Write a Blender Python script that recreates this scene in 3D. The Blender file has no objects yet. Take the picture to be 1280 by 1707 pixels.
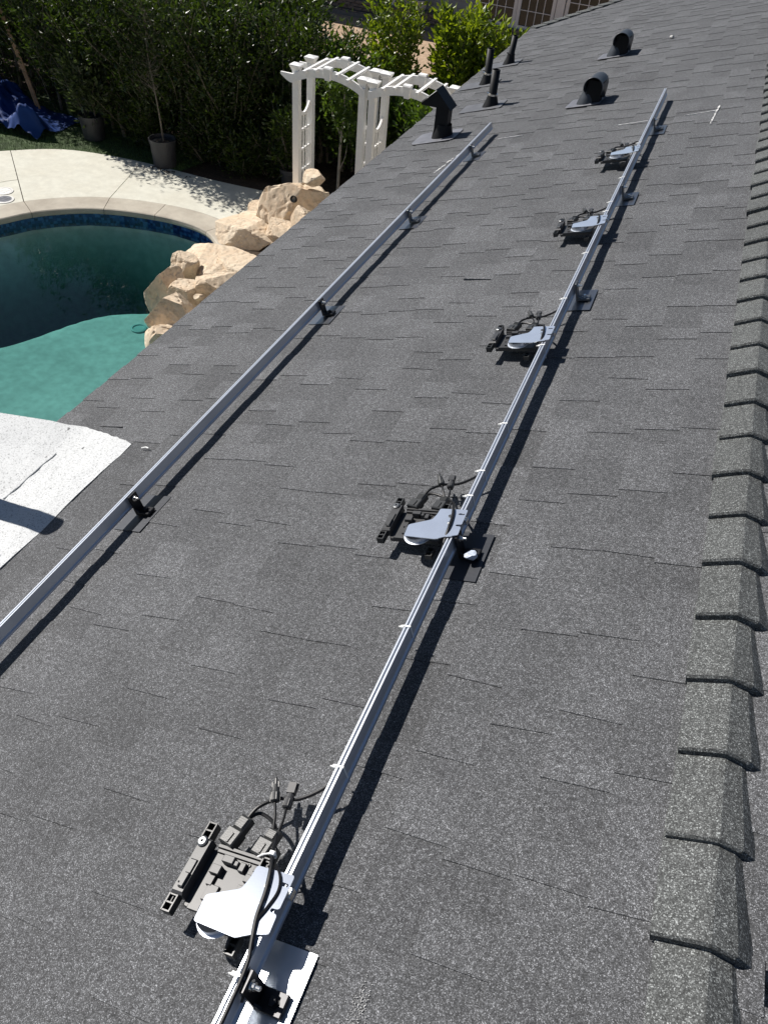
import bpy, bmesh, math, random
from mathutils import Vector, Matrix, noise as mnoise

# ------------------------------------------------------------------ scene, camera, sky, sun
SC = bpy.context.scene
COL = SC.collection
EYE = 5.0                                   # camera height over the ground (ground is z = 0)
TH = math.atan(4.0 / 12.0)                  # roof pitch
CT, ST = math.cos(TH), math.sin(TH)
HR = 1.45                                   # camera distance from the roof plane

cam = bpy.data.cameras.new("camera")
cam_ob = bpy.data.objects.new("camera", cam)
COL.objects.link(cam_ob)
RM = Matrix(((0.9242334271993484, -0.3169527632792388, 0.21291669238695535),
             (0.37332619175147297, 0.6331012319228709, -0.678093197643278),
             (0.08012569250676765, 0.7062037779475538, 0.7034600894243488)))
cam_ob.matrix_world = Matrix.Translation((0, 0, EYE)) @ RM.to_4x4()
cam.sensor_fit = 'VERTICAL'
cam.sensor_height = 24.0
cam.lens = 24.0 * 1266.0 / 1707.0
cam.clip_start = 0.02
cam.clip_end = 800.0
SC.camera = cam_ob

TOSUN = Vector((-0.848, 0.135, 0.770)).normalized()
world = bpy.data.worlds.new("World")
SC.world = world
world.use_nodes = True
wn = world.node_tree
wn.nodes.clear()
w_out = wn.nodes.new("ShaderNodeOutputWorld")
w_bg = wn.nodes.new("ShaderNodeBackground")
w_sky = wn.nodes.new("ShaderNodeTexSky")
w_sky.sky_type = 'NISHITA'
w_sky.sun_disc = False
w_sky.sun_elevation = math.asin(TOSUN.z)
w_sky.sun_rotation = math.atan2(TOSUN.x, TOSUN.y)
w_sky.altitude = 100
w_sky.air_density = 0.8
w_sky.dust_density = 0.3
w_sky.ozone_density = 1.2
w_bg.inputs['Strength'].default_value = 0.05
wn.links.new(w_sky.outputs[0], w_bg.inputs[0])
wn.links.new(w_bg.outputs[0], w_out.inputs[0])

sun = bpy.data.lights.new("sun", 'SUN')
sun.energy = 5.0
sun.angle = math.radians(0.53)
sun.color = (1.0, 0.955, 0.90)
sun_ob = bpy.data.objects.new("sun", sun)
sun_ob.rotation_euler = (-TOSUN).to_track_quat('-Z', 'Y').to_euler()
sun_ob.location = (-20, 5, 30)
COL.objects.link(sun_ob)

SC.view_settings.view_transform = 'Standard'
SC.view_settings.look = 'None'
SC.view_settings.exposure = 0.55
SC.view_settings.gamma = 1.0
SC.view_settings.use_curve_mapping = False
SC.render.engine = 'CYCLES'
SC.cycles.max_bounces = 8
SC.cycles.transparent_max_bounces = 12
SC.cycles.use_denoising = True
SC.cycles.denoising_input_passes = 'RGB_ALBEDO_NORMAL'
SC.cycles.denoising_prefilter = 'ACCURATE'
SC.cycles.sample_clamp_indirect = 6.0

# ------------------------------------------------------------------ helpers
def RP(s, t, h=0.0):
    """point on our roof: s along the ridge, t down the slope, h above the plane"""
    hh = h - HR
    return Vector((-t * CT - ST * hh, s, EYE - t * ST + CT * hh))

NRM = Vector((-ST, 0, CT)); UPS = Vector((CT, 0, ST)); RDG = Vector((0, 1, 0))
ROOF_ROT = (0, -TH, 0)                      # local x = up the slope, y = along the ridge, z = off the roof

class MB:
    def __init__(self):
        self.v = []; self.f = []; self.tone = []; self.mi = []; self.sm = []
        self.T = None; self.cur = 0.5; self.m = 0; self.smooth = False
    def pt(self, p):
        p = Vector(p)
        if self.T is not None: p = self.T @ p
        self.v.append((p.x, p.y, p.z)); return len(self.v) - 1
    def face(self, idx):
        self.f.append(tuple(idx)); self.tone.append(self.cur); self.mi.append(self.m); self.sm.append(self.smooth)
    def poly(self, pts):
        self.face([self.pt(p) for p in pts])
    def box(self, c, s, R=None):
        c = Vector(c); hx, hy, hz = s[0] / 2, s[1] / 2, s[2] / 2
        P = []
        for z in (-hz, hz):
            for x, y in ((-hx, -hy), (hx, -hy), (hx, hy), (-hx, hy)):
                q = Vector((x, y, z))
                if R is not None: q = R @ q
                P.append(self.pt(c + q))
        for q in ((3, 2, 1, 0), (4, 5, 6, 7), (0, 1, 5, 4), (1, 2, 6, 5), (2, 3, 7, 6), (3, 0, 4, 7)):
            self.face([P[i] for i in q])
    def hexa(self, lo, hi):
        """closed solid from two matching loops"""
        n = len(lo)
        a = [self.pt(p) for p in lo]; b = [self.pt(p) for p in hi]
        self.face(list(reversed(a))); self.face(b)
        for i in range(n):
            j = (i + 1) % n
            self.face((a[i], a[j], b[j], b[i]))
    def prism(self, poly, z0, z1, hole=None):
        self.hexa([(x, y, z0) for x, y in poly], [(x, y, z1) for x, y in poly])
    def bev(self, poly, z0, z1, b):
        """prism with a chamfered top edge"""
        cx = sum(p[0] for p in poly) / len(poly); cy = sum(p[1] for p in poly) / len(poly)
        def sh(p):
            d = math.hypot(p[0] - cx, p[1] - cy) or 1
            k = (d - b * 1.3) / d
            return (cx + (p[0] - cx) * k, cy + (p[1] - cy) * k)
        n = len(poly)
        L = [[self.pt((x, y, z0)) for x, y in poly], [self.pt((x, y, z1 - b)) for x, y in poly],
             [self.pt((*sh(p), z1)) for p in poly]]
        self.face(list(reversed(L[0]))); self.face(L[2])
        for q in range(2):
            for i in range(n):
                j = (i + 1) % n
                self.face((L[q][i], L[q][j], L[q + 1][j], L[q + 1][i]))
    def bbox(self, c, s, b=0.003):
        self.bev([(c[0] - s[0] / 2, c[1] - s[1] / 2), (c[0] + s[0] / 2, c[1] - s[1] / 2),
                  (c[0] + s[0] / 2, c[1] + s[1] / 2), (c[0] - s[0] / 2, c[1] + s[1] / 2)], c[2] - s[2] / 2, c[2] + s[2] / 2, b)
    def lathe(self, prof, n=20, c=(0, 0, 0), R=None, caps=True, lo=0.0, hi=2 * math.pi):
        c = Vector(c); rings = []
        full = abs(hi - lo - 2 * math.pi) < 1e-6
        m = n if full else n + 1
        for r, z in prof:
            ring = []
            for i in range(m):
                a = lo + (hi - lo) * i / n
                q = Vector((r * math.cos(a), r * math.sin(a), z))
                if R is not None: q = R @ q
                ring.append(self.pt(c + q))
            rings.append(ring)
        for k in range(len(rings) - 1):
            for i in range(n):
                j = (i + 1) % m
                self.face((rings[k][i], rings[k][j], rings[k + 1][j], rings[k + 1][i]))
        if caps and full:
            if prof[0][0] > 1e-6: self.face(list(reversed(rings[0])))
            if prof[-1][0] > 1e-6: self.face(rings[-1])
    def tube(self, pts, rad, n=8, cap=True, spline=0):
        pts = [Vector(p) for p in pts]
        if spline: pts = catmull(pts, spline)
        rads = rad if isinstance(rad, (list, tuple)) else None
        if rads and len(rads) != len(pts):
            rads = [rads[0] + (rads[-1] - rads[0]) * i / (len(pts) - 1) for i in range(len(pts))]
        up = Vector((0.13, 0.21, 0.97)); prev = None; rings = []
        for i, p in enumerate(pts):
            d = (pts[min(i + 1, len(pts) - 1)] - pts[max(i - 1, 0)])
            if d.length < 1e-9: d = Vector((0, 0, 1))
            d.normalize()
            a = prev - d * prev.dot(d) if prev is not None else up.cross(d)
            if a.length < 1e-4: a = Vector((1, 0, 0)).cross(d)
            a.normalize(); b = d.cross(a); prev = a
            r = rads[i] if rads else rad
            rings.append([self.pt(p + a * (r * math.cos(2 * math.pi * k / n)) + b * (r * math.sin(2 * math.pi * k / n))) for k in range(n)])
        for k in range(len(rings) - 1):
            for i in range(n):
                j = (i + 1) % n
                self.face((rings[k][i], rings[k][j], rings[k + 1][j], rings[k + 1][i]))
        if cap:
            self.face(list(reversed(rings[0]))); self.face(rings[-1])
    def build(self, name, mat, parent=None, tone=False, loc=None, rot=None, smooth_angle=None):
        me = bpy.data.meshes.new(name)
        me.from_pydata(self.v, [], self.f)
        mats = mat if isinstance(mat, (list, tuple)) else [mat]
        for m in mats: me.materials.append(m)
        if len(mats) > 1: me.polygons.foreach_set("material_index", self.mi)
        if any(self.sm): me.polygons.foreach_set("use_smooth", self.sm)
        if tone:
            at = me.attributes.new("tone", 'FLOAT', 'FACE')
            at.data.foreach_set("value", self.tone)
        me.update()
        ob = bpy.data.objects.new(name, me)
        COL.objects.link(ob)
        if parent is not None: ob.parent = parent
        if loc is not None: ob.location = loc
        if rot is not None: ob.rotation_euler = rot
        return ob

def catmull(P, k):
    out = []; n = len(P)
    for i in range(n - 1):
        p0 = P[max(i - 1, 0)]; p1 = P[i]; p2 = P[i + 1]; p3 = P[min(i + 2, n - 1)]
        for q in range(k):
            t = q / k
            out.append(0.5 * ((2 * p1) + (p2 - p0) * t + (2 * p0 - 5 * p1 + 4 * p2 - p3) * t * t + (3 * p1 - p0 - 3 * p2 + p3) * t ** 3))
    out.append(P[-1]); return out

def tag(o, label=None, cat=None, group=None, kind=None):
    if label: o["label"] = label
    if cat: o["category"] = cat
    if group: o["group"] = group
    if kind: o["kind"] = kind
    return o

def thing(name, label, cat, loc=(0, 0, 0), rot=(0, 0, 0), group=None):
    o = bpy.data.objects.new(name, None)
    o.empty_display_size = 0.1
    COL.objects.link(o)
    o.location = loc; o.rotation_euler = rot
    return tag(o, label, cat, group)

def copy_tree(o, parent=None):
    c = o.copy(); COL.objects.link(c)
    if parent is not None: c.parent = parent
    for ch in list(o.children): copy_tree(ch, c)
    return c

def nodes(name):
    m = bpy.data.materials.new(name); m.use_nodes = True
    nt = m.node_tree; b = nt.nodes["Principled BSDF"]
    return m, nt, b

def N(nt, t, **kw):
    n = nt.nodes.new(t)
    for k, v in kw.items():
        if k in n.inputs.keys(): n.inputs[k].default_value = v
        else: setattr(n, k, v)
    return n

def ramp(nt, fac, stops):
    r = nt.nodes.new("ShaderNodeValToRGB"); e = r.color_ramp.elements
    while len(e) < len(stops): e.new(0.5)
    for i, (p, c) in enumerate(stops):
        e[i].position = p
        e[i].color = (c, c, c, 1) if isinstance(c, (int, float)) else (*c, 1)
    nt.links.new(fac, r.inputs[0]); return r.outputs[0]

def mixc(nt, fac, a, b, mode='MIX'):
    m = nt.nodes.new("ShaderNodeMix"); m.data_type = 'RGBA'; m.blend_type = mode
    for sock, val in ((0, fac), (6, a), (7, b)):
        if isinstance(val, (int, float)): m.inputs[sock].default_value = val
        elif isinstance(val, tuple): m.inputs[sock].default_value = (*val, 1)
        else: nt.links.new(val, m.inputs[sock])
    return m.outputs[2]

def coords(nt, kind='Object'):
    return nt.nodes.new("ShaderNodeTexCoord").outputs[kind]

def simple(name, col, rough=0.6, metal=0.0, var=0.12, scale=8.0, bump=0.0, bscale=60.0, spec=0.5, var2=0.0, scale2=60.0, kind='Object'):
    m, nt, b = nodes(name)
    co = coords(nt, kind)
    n1 = N(nt, "ShaderNodeTexNoise", Scale=scale, Detail=5.0); nt.links.new(co, n1.inputs['Vector'])
    f = ramp(nt, n1.outputs['Fac'], [(0.3, 1 - var), (0.7, 1 + var)])
    c = mixc(nt, 1.0, tuple(col), f, 'MULTIPLY')
    if var2:
        n2 = N(nt, "ShaderNodeTexNoise", Scale=scale2, Detail=3.0); nt.links.new(co, n2.inputs['Vector'])
        f2 = ramp(nt, n2.outputs['Fac'], [(0.35, 1 - var2), (0.65, 1 + var2)])
        c = mixc(nt, 1.0, c, f2, 'MULTIPLY')
    nt.links.new(c, b.inputs['Base Color'])
    b.inputs['Roughness'].default_value = rough
    b.inputs['Metallic'].default_value = metal
    b.inputs['Specular IOR Level'].default_value = spec
    if bump:
        n3 = N(nt, "ShaderNodeTexNoise", Scale=bscale, Detail=4.0); nt.links.new(co, n3.inputs['Vector'])
        bp = N(nt, "ShaderNodeBump", Strength=bump, Distance=0.01)
        nt.links.new(n3.outputs['Fac'], bp.inputs['Height']); nt.links.new(bp.outputs[0], b.inputs['Normal'])
    return m

# ------------------------------------------------------------------ materials
def shingle_mat(name, base, bright=0.34, gscale=640.0, tint=(1, 1, 1), rnd=0.3):
    m, nt, b = nodes(name)
    co = coords(nt)
    vo = N(nt, "ShaderNodeTexVoronoi", Scale=gscale, Randomness=1.0); nt.links.new(co, vo.inputs['Vector'])
    sep = N(nt, "ShaderNodeSeparateColor"); nt.links.new(vo.outputs['Color'], sep.inputs[0])
    gran = ramp(nt, sep.outputs[0], [(0.0, 0.34), (0.45, 0.70), (0.76, 1.2), (0.90, 2.0), (1.0, 3.6)])
    no = N(nt, "ShaderNodeTexNoise", Scale=95.0, Detail=3.0); nt.links.new(co, no.inputs['Vector'])
    mid = ramp(nt, no.outputs['Fac'], [(0.3, 0.72), (0.7, 1.28)])
    nb = N(nt, "ShaderNodeTexNoise", Scale=2.3, Detail=5.0); nt.links.new(co, nb.inputs['Vector'])
    blot = ramp(nt, nb.outputs['Fac'], [(0.3, 0.86), (0.7, 1.13)])
    at = N(nt, "ShaderNodeAttribute", attribute_name="tone")
    tone = ramp(nt, at.outputs['Fac'], [(0.0, 1 - rnd), (1.0, 1 + rnd)])
    c = mixc(nt, 1.0, tuple(base), gran, 'MULTIPLY')
    c = mixc(nt, 1.0, c, mid, 'MULTIPLY')
    c = mixc(nt, 1.0, c, blot, 'MULTIPLY')
    c = mixc(nt, 1.0, c, tone, 'MULTIPLY')
    nt.links.new(c, b.inputs['Base Color'])
    b.inputs['Roughness'].default_value = 0.78
    b.inputs['Specular IOR Level'].default_value = 0.35
    bp = N(nt, "ShaderNodeBump", Strength=0.55, Distance=0.0016)
    nt.links.new(sep.outputs[1], bp.inputs['Height']); nt.links.new(bp.outputs[0], b.inputs['Normal'])
    return m

M = {}
M['shingle'] = shingle_mat("asphalt_shingle", (0.076, 0.078, 0.082))
M['cap'] = shingle_mat("ridge_cap_shingle", (0.076, 0.080, 0.079), gscale=520.0, rnd=0.14)
M['deck'] = simple("roof_deck_felt", (0.03, 0.03, 0.032), 0.9)
M['alu'] = simple("anodised_aluminium", (0.80, 0.81, 0.83), 0.33, 1.0, 0.04, 5, 0.03, 220)
M['plate'] = simple("brushed_plate", (0.74, 0.79, 0.86), 0.085, 0.74, 0.05, 14, 0.008, 400)
M['rail'] = simple("rail_aluminium", (0.58, 0.61, 0.66), 0.30, 0.55, 0.05, 3, 0.02, 150)
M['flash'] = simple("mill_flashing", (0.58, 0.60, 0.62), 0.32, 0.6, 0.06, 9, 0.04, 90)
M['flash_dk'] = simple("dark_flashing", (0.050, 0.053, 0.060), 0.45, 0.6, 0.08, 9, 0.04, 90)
M['flash_sky'] = simple("sky_toned_flashing", (0.24, 0.25, 0.27), 0.33, 0.95, 0.06, 9, 0.04, 90)  # paler copy of the flashing, sky reflection put into its base colour
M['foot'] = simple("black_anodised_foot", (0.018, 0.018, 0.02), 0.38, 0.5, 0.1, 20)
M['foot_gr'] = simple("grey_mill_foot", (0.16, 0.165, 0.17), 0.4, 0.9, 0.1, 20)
M['steel'] = simple("stainless_bolt", (0.72, 0.71, 0.68), 0.25, 1.0, 0.05, 30)
M['plastic'] = simple("inverter_plastic", (0.040, 0.040, 0.041), 0.44, 0.0, 0.16, 40, 0.012, 300, 0.45)
M['plastic2'] = simple("connector_plastic", (0.030, 0.031, 0.031), 0.42, 0.0, 0.15, 40, 0.04, 300, 0.5)
M['cable'] = simple("cable_jacket", (0.007, 0.007, 0.008), 0.42, 0.0, 0.1, 30, spec=0.3)
M['tie'] = simple("nylon_tie", (0.80, 0.80, 0.77), 0.4, 0.0, 0.04, 30)
M['seal'] = simple("sealant", (0.40, 0.45, 0.54), 0.5, 0.0, 0.25, 90, 0.5, 60)
M['vent_bk'] = simple("black_painted_vent", (0.007, 0.0075, 0.009), 0.55, 0.0, 0.2, 14, 0.05, 120, 0.25)
M['vent_gr'] = simple("grey_painted_vent", (0.040, 0.045, 0.053), 0.42, 0.2, 0.18, 18, 0.06, 60, 0.5)
M['vent_in'] = simple("vent_throat", (0.006, 0.006, 0.006), 0.9, 0.0, 0.1, 10)
M['lead'] = simple("painted_flashing", (0.145, 0.148, 0.165), 0.5, 0.2, 0.2, 12, 0.06, 60)
M['lead_dk'] = simple("dark_painted_flashing", (0.10, 0.103, 0.112), 0.55, 0.2, 0.2, 12, 0.06, 60)
M['chalk'] = simple("chalk_line", (0.50, 0.50, 0.49), 0.9, 0.0, 0.25, 60)
M['white'] = simple("white_vinyl", (0.82, 0.81, 0.78), 0.45, 0.0, 0.05, 4, 0.0, 30, 0.5, 0.03, 40)
M['trim'] = simple("white_trim", (0.70, 0.70, 0.69), 0.5, 0.0, 0.05, 4)
M['siding'] = simple("painted_siding", (0.23, 0.245, 0.25), 0.6, 0.0, 0.08, 3, 0.1, 40)
M['brick'] = simple("step_brick", (0.15, 0.125, 0.105), 0.85, 0.0, 0.25, 9, 0.3, 60)
M['mortar'] = simple("mortar", (0.19, 0.17, 0.15), 0.9, 0.0, 0.15, 12)
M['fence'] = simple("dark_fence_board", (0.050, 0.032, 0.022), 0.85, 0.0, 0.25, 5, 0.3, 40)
M['stucco'] = simple("stucco", (0.52, 0.48, 0.42), 0.9, 0.0, 0.06, 3, 0.3, 150)
M['fascia'] = simple("painted_fascia", (0.40, 0.37, 0.33), 0.6, 0.0, 0.08, 3)
M['urn'] = simple("cast_stone_urn", (0.42, 0.42, 0.40), 0.85, 0.0, 0.14, 12, 0.25, 60)
M['soil'] = simple("dark_soil", (0.050, 0.036, 0.025), 0.95, 0.0, 0.35, 3, 0.7, 18, 0.2, 0.3, 25)
M['dirt'] = simple("dry_dirt", (0.37, 0.27, 0.185), 0.95, 0.0, 0.2, 1.2, 0.6, 12, 0.2, 0.2, 14)
M['turf'] = simple("turf_base", (0.030, 0.055, 0.012), 0.9, 0.0, 0.3, 6, 0.6, 80)
M['blade'] = simple("turf_blade", (0.045, 0.095, 0.014), 0.55, 0.0, 0.3, 14)
M['tarp'] = simple("blue_tarp", (0.004, 0.030, 0.14), 0.62, 0.0, 0.12, 6, 0.06, 60, 0.3)
M['pot'] = simple("nursery_pot", (0.030, 0.031, 0.035), 0.5, 0.0, 0.18, 8, 0.05, 40)
M['potsoil'] = simple("potting_soil", (0.022, 0.016, 0.012), 0.95, 0.0, 0.3, 30, 0.6, 60)
M['bark'] = simple("grey_bark", (0.16, 0.135, 0.105), 0.9, 0.0, 0.3, 14, 0.5, 40)
M['bark_pale'] = simple("pale_bark", (0.30, 0.27, 0.22), 0.85, 0.0, 0.25, 18, 0.4, 50)
M['stake'] = simple("tan_stake", (0.36, 0.22, 0.12), 0.8, 0.0, 0.25, 9, 0.3, 40)
M['concrete_pool'] = simple("pool_plaster", (0.50, 0.51, 0.51), 0.8, 0.0, 0.10, 2.5, 0.1, 20, 0.2, 0.10, 9)
M['twig'] = simple("dead_twig", (0.05, 0.035, 0.025), 0.9)
M['scuff'] = simple("bare_asphalt", (0.012, 0.012, 0.012), 0.9)
M['lid'] = simple("lid_plastic", (0.68, 0.67, 0.64), 0.5, 0.0, 0.06, 20)
M['ring'] = simple("pool_fitting", (0.30, 0.45, 0.45), 0.5)

def membrane_mat():
    m, nt, b = nodes("white_roll_roofing"); co = coords(nt)
    vo = N(nt, "ShaderNodeTexVoronoi", Scale=260.0); nt.links.new(co, vo.inputs['Vector'])
    sep = N(nt, "ShaderNodeSeparateColor"); nt.links.new(vo.outputs['Color'], sep.inputs[0])
    g = ramp(nt, sep.outputs[0], [(0.0, 0.35), (0.07, 0.74), (0.3, 0.95), (1.0, 1.07)])
    n1 = N(nt, "ShaderNodeTexNoise", Scale=3.0, Detail=5.0); nt.links.new(co, n1.inputs['Vector'])
    f = ramp(nt, n1.outputs['Fac'], [(0.3, 0.92), (0.7, 1.05)])
    n2 = N(nt, "ShaderNodeTexNoise", Scale=26.0, Detail=2.0); nt.links.new(co, n2.inputs['Vector'])
    f2 = ramp(nt, n2.outputs['Fac'], [(0.25, 0.25), (0.29, 1.0)])
    c = mixc(nt, 1.0, (0.48, 0.49, 0.49), g, 'MULTIPLY'); c = mixc(nt, 1.0, c, f, 'MULTIPLY'); c = mixc(nt, 1.0, c, f2, 'MULTIPLY')
    nt.links.new(c, b.inputs['Base Color']); b.inputs['Roughness'].default_value = 0.85
    bp = N(nt, "ShaderNodeBump", Strength=0.4, Distance=0.0015)
    nt.links.new(sep.outputs[1], bp.inputs['Height']); nt.links.new(bp.outputs[0], b.inputs['Normal'])
    return m
M['membrane'] = membrane_mat()

def concrete_mat(name, col, stain):
    m, nt, b = nodes(name); co = coords(nt)
    n1 = N(nt, "ShaderNodeTexNoise", Scale=1.6, Detail=7.0, Roughness=0.65); nt.links.new(co, n1.inputs['Vector'])
    n2 = N(nt, "ShaderNodeTexNoise", Scale=7.0, Detail=8.0, Roughness=0.7); nt.links.new(co, n2.inputs['Vector'])
    n3 = N(nt, "ShaderNodeTexNoise", Scale=160.0, Detail=2.0); nt.links.new(co, n3.inputs['Vector'])
    c = mixc(nt, ramp(nt, n1.outputs['Fac'], [(0.42, 0.0), (0.72, 0.7)]), tuple(col), tuple(stain))
    c = mixc(nt, 1.0, c, ramp(nt, n2.outputs['Fac'], [(0.3, 0.88), (0.7, 1.08)]), 'MULTIPLY')
    c = mixc(nt, 1.0, c, ramp(nt, n3.outputs['Fac'], [(0.3, 0.92), (0.7, 1.06)]), 'MULTIPLY')
    nt.links.new(c, b.inputs['Base Color']); b.inputs['Roughness'].default_value = 0.85
    bp = N(nt, "ShaderNodeBump", Strength=0.25, Distance=0.004)
    nt.links.new(n2.outputs['Fac'], bp.inputs['Height']); nt.links.new(bp.outputs[0], b.inputs['Normal'])
    return m
M['concrete'] = concrete_mat("deck_concrete", (0.54, 0.53, 0.455), (0.47, 0.445, 0.365))
M['coping'] = concrete_mat("coping_stone", (0.40, 0.365, 0.30), (0.26, 0.225, 0.18))

def rock_mat():
    m, nt, b = nodes("sandstone"); co = coords(nt)
    n1 = N(nt, "ShaderNodeTexNoise", Scale=2.2, Detail=6.0, Roughness=0.6); nt.links.new(co, n1.inputs['Vector'])
    n2 = N(nt, "ShaderNodeTexNoise", Scale=14.0, Detail=8.0, Roughness=0.7); nt.links.new(co, n2.inputs['Vector'])
    wv = N(nt, "ShaderNodeTexWave", Scale=2.6, Distortion=9.0, Detail=4.0); wv.inputs['Detail Scale'].default_value = 2.0
    nt.links.new(co, wv.inputs['Vector'])
    c = mixc(nt, ramp(nt, n1.outputs['Fac'], [(0.35, 0.0), (0.65, 1.0)]), (0.545, 0.42, 0.295), (0.58, 0.495, 0.38))
    c = mixc(nt, ramp(nt, wv.outputs['Fac'], [(0.55, 0.0), (0.95, 0.30)]), c, (0.56, 0.49, 0.38))
    c = mixc(nt, 1.0, c, ramp(nt, n2.outputs['Fac'], [(0.28, 0.62), (0.5, 1.0), (0.7, 1.12)]), 'MULTIPLY')
    nt.links.new(c, b.inputs['Base Color']); b.inputs['Roughness'].default_value = 0.9
    b.inputs['Specular IOR Level'].default_value = 0.25
    mx = mixc(nt, 0.45, n2.outputs['Fac'], wv.outputs['Fac'])
    bp = N(nt, "ShaderNodeBump", Strength=0.32, Distance=0.02)
    nt.links.new(mx, bp.inputs['Height']); nt.links.new(bp.outputs[0], b.inputs['Normal'])
    return m
M['rock'] = rock_mat()

def tile_mat():
    m, nt, b = nodes("blue_waterline_mosaic"); co = coords(nt)
    vo = N(nt, "ShaderNodeTexVoronoi", Scale=26.0, Randomness=0.25); vo.distance = 'CHEBYCHEV'
    nt.links.new(co, vo.inputs['Vector'])
    sep = N(nt, "ShaderNodeSeparateColor"); nt.links.new(vo.outputs['Color'], sep.inputs[0])
    r = nt.nodes.new("ShaderNodeValToRGB"); e = r.color_ramp.elements
    e[0].color = (0.004, 0.012, 0.05, 1); e[1].color = (0.03, 0.10, 0.26, 1); e[1].position = 0.9
    q = e.new(0.5); q.color = (0.008, 0.035, 0.15, 1)
    nt.links.new(sep.outputs[0], r.inputs[0])
    nt.links.new(r.outputs[0], b.inputs['Base Color']); b.inputs['Roughness'].default_value = 0.2
    return m
M['tile'] = tile_mat()

def water_mat():
    m = bpy.data.materials.new("pool_water"); m.use_nodes = True
    nt = m.node_tree; nt.nodes.clear()
    out = nt.nodes.new("ShaderNodeOutputMaterial")
    tr = nt.nodes.new("ShaderNodeBsdfTransparent")
    tr.inputs[0].default_value = (0.98, 1.0, 0.99, 1)
    gl = nt.nodes.new("ShaderNodeBsdfGlossy"); gl.inputs['Roughness'].default_value = 0.0
    fr = N(nt, "ShaderNodeFresnel", IOR=1.33)
    mx = nt.nodes.new("ShaderNodeMixShader")
    co = coords(nt)
    n1 = N(nt, "ShaderNodeTexNoise", Scale=3.0, Detail=3.0); nt.links.new(co, n1.inputs['Vector'])
    bp = N(nt, "ShaderNodeBump", Strength=0.05, Distance=0.03)
    nt.links.new(n1.outputs['Fac'], bp.inputs['Height'])
    nt.links.new(bp.outputs[0], gl.inputs['Normal']); nt.links.new(bp.outputs[0], fr.inputs['Normal'])
    ge = nt.nodes.new("ShaderNodeNewGeometry"); mu = nt.nodes.new("ShaderNodeMath"); mu.operation = 'SUBTRACT'; mu.use_clamp = True
    nt.links.new(fr.outputs[0], mu.inputs[0]); nt.links.new(ge.outputs['Backfacing'], mu.inputs[1])
    nt.links.new(mu.outputs[0], mx.inputs[0]); nt.links.new(tr.outputs[0], mx.inputs[1]); nt.links.new(gl.outputs[0], mx.inputs[2])
    nt.links.new(mx.outputs[0], out.inputs['Surface'])
    ab = nt.nodes.new("ShaderNodeVolumeAbsorption")
    ab.inputs['Color'].default_value = (0.32, 0.665, 0.63, 1); ab.inputs['Density'].default_value = 1.0
    nt.links.new(ab.outputs[0], out.inputs['Volume'])
    return m
M['water'] = water_mat()

def glass_mat():
    m, nt, b = nodes("window_glass")
    b.inputs['Base Color'].default_value = (0.012, 0.016, 0.015, 1)
    b.inputs['Roughness'].default_value = 0.03
    b.inputs['Specular IOR Level'].default_value = 0.45
    co = coords(nt); n1 = N(nt, "ShaderNodeTexNoise", Scale=1.5, Detail=1.0); nt.links.new(co, n1.inputs['Vector'])
    bp = N(nt, "ShaderNodeBump", Strength=0.03, Distance=0.01); nt.links.new(n1.outputs['Fac'], bp.inputs['Height'])
    nt.links.new(bp.outputs[0], b.inputs['Normal'])
    return m
M['glass'] = glass_mat()

def leaf_mat(name, dark, light, trans):
    m = bpy.data.materials.new(name); m.use_nodes = True
    nt = m.node_tree; b = nt.nodes["Principled BSDF"]; out = nt.nodes["Material Output"]
    at = N(nt, "ShaderNodeAttribute", attribute_name="tone")
    c = mixc(nt, at.outputs['Fac'], tuple(dark), tuple(light))
    nt.links.new(c, b.inputs['Base Color']); b.inputs['Roughness'].default_value = 0.36
    b.inputs['Specular IOR Level'].default_value = 0.5
    tl = nt.nodes.new("ShaderNodeBsdfTranslucent")
    c2 = mixc(nt, 1.0, c, tuple(trans), 'MULTIPLY'); nt.links.new(c2, tl.inputs[0])
    mx = nt.nodes.new("ShaderNodeMixShader"); mx.inputs[0].default_value = 0.38
    nt.links.new(b.outputs[0], mx.inputs[1]); nt.links.new(tl.outputs[0], mx.inputs[2])
    nt.links.new(mx.outputs[0], out.inputs['Surface'])
    return m
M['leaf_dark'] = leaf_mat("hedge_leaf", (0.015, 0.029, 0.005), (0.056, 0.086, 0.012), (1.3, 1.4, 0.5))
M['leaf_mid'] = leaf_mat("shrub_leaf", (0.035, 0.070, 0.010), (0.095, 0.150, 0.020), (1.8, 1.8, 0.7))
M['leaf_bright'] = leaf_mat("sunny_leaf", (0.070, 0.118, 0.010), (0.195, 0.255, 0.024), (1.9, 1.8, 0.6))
M['leaf_pot'] = leaf_mat("pot_leaf", (0.030, 0.045, 0.018), (0.085, 0.110, 0.05), (1.5, 1.6, 0.9))
# ------------------------------------------------------------------ ground, yard, pool
rnd = random.Random(7)

def sheet(name, pts, z, mat, kind='structure'):
    b = MB(); b.poly([(x, y, z) for x, y in pts])
    return tag(b.build(name, mat), kind=kind)

POOL = [(-8.86, 7.05), (-8.72, 7.42), (-8.5, 7.80), (-8.33, 8.13), (-8.10, 8.40), (-7.76, 8.68), (-7.35, 8.87), (-6.95, 8.98),
        (-6.55, 9.04), (-6.13, 9.02), (-5.80, 8.90), (-5.45, 8.60), (-5.2, 8.0), (-4.9, 7.2), (-4.5, 6.3), (-4.2, 5.2), (-4.0, 4.0),
        (-4.1, 2.5), (-5.0, 1.4), (-6.5, 1.1), (-8.0, 1.7), (-8.9, 3.2), (-9.15, 4.6), (-9.1, 5.8), (-8.98, 6.6)]
G0 = [(-90, -60), (90, -60), (90, 90), (-90, 90)]
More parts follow.
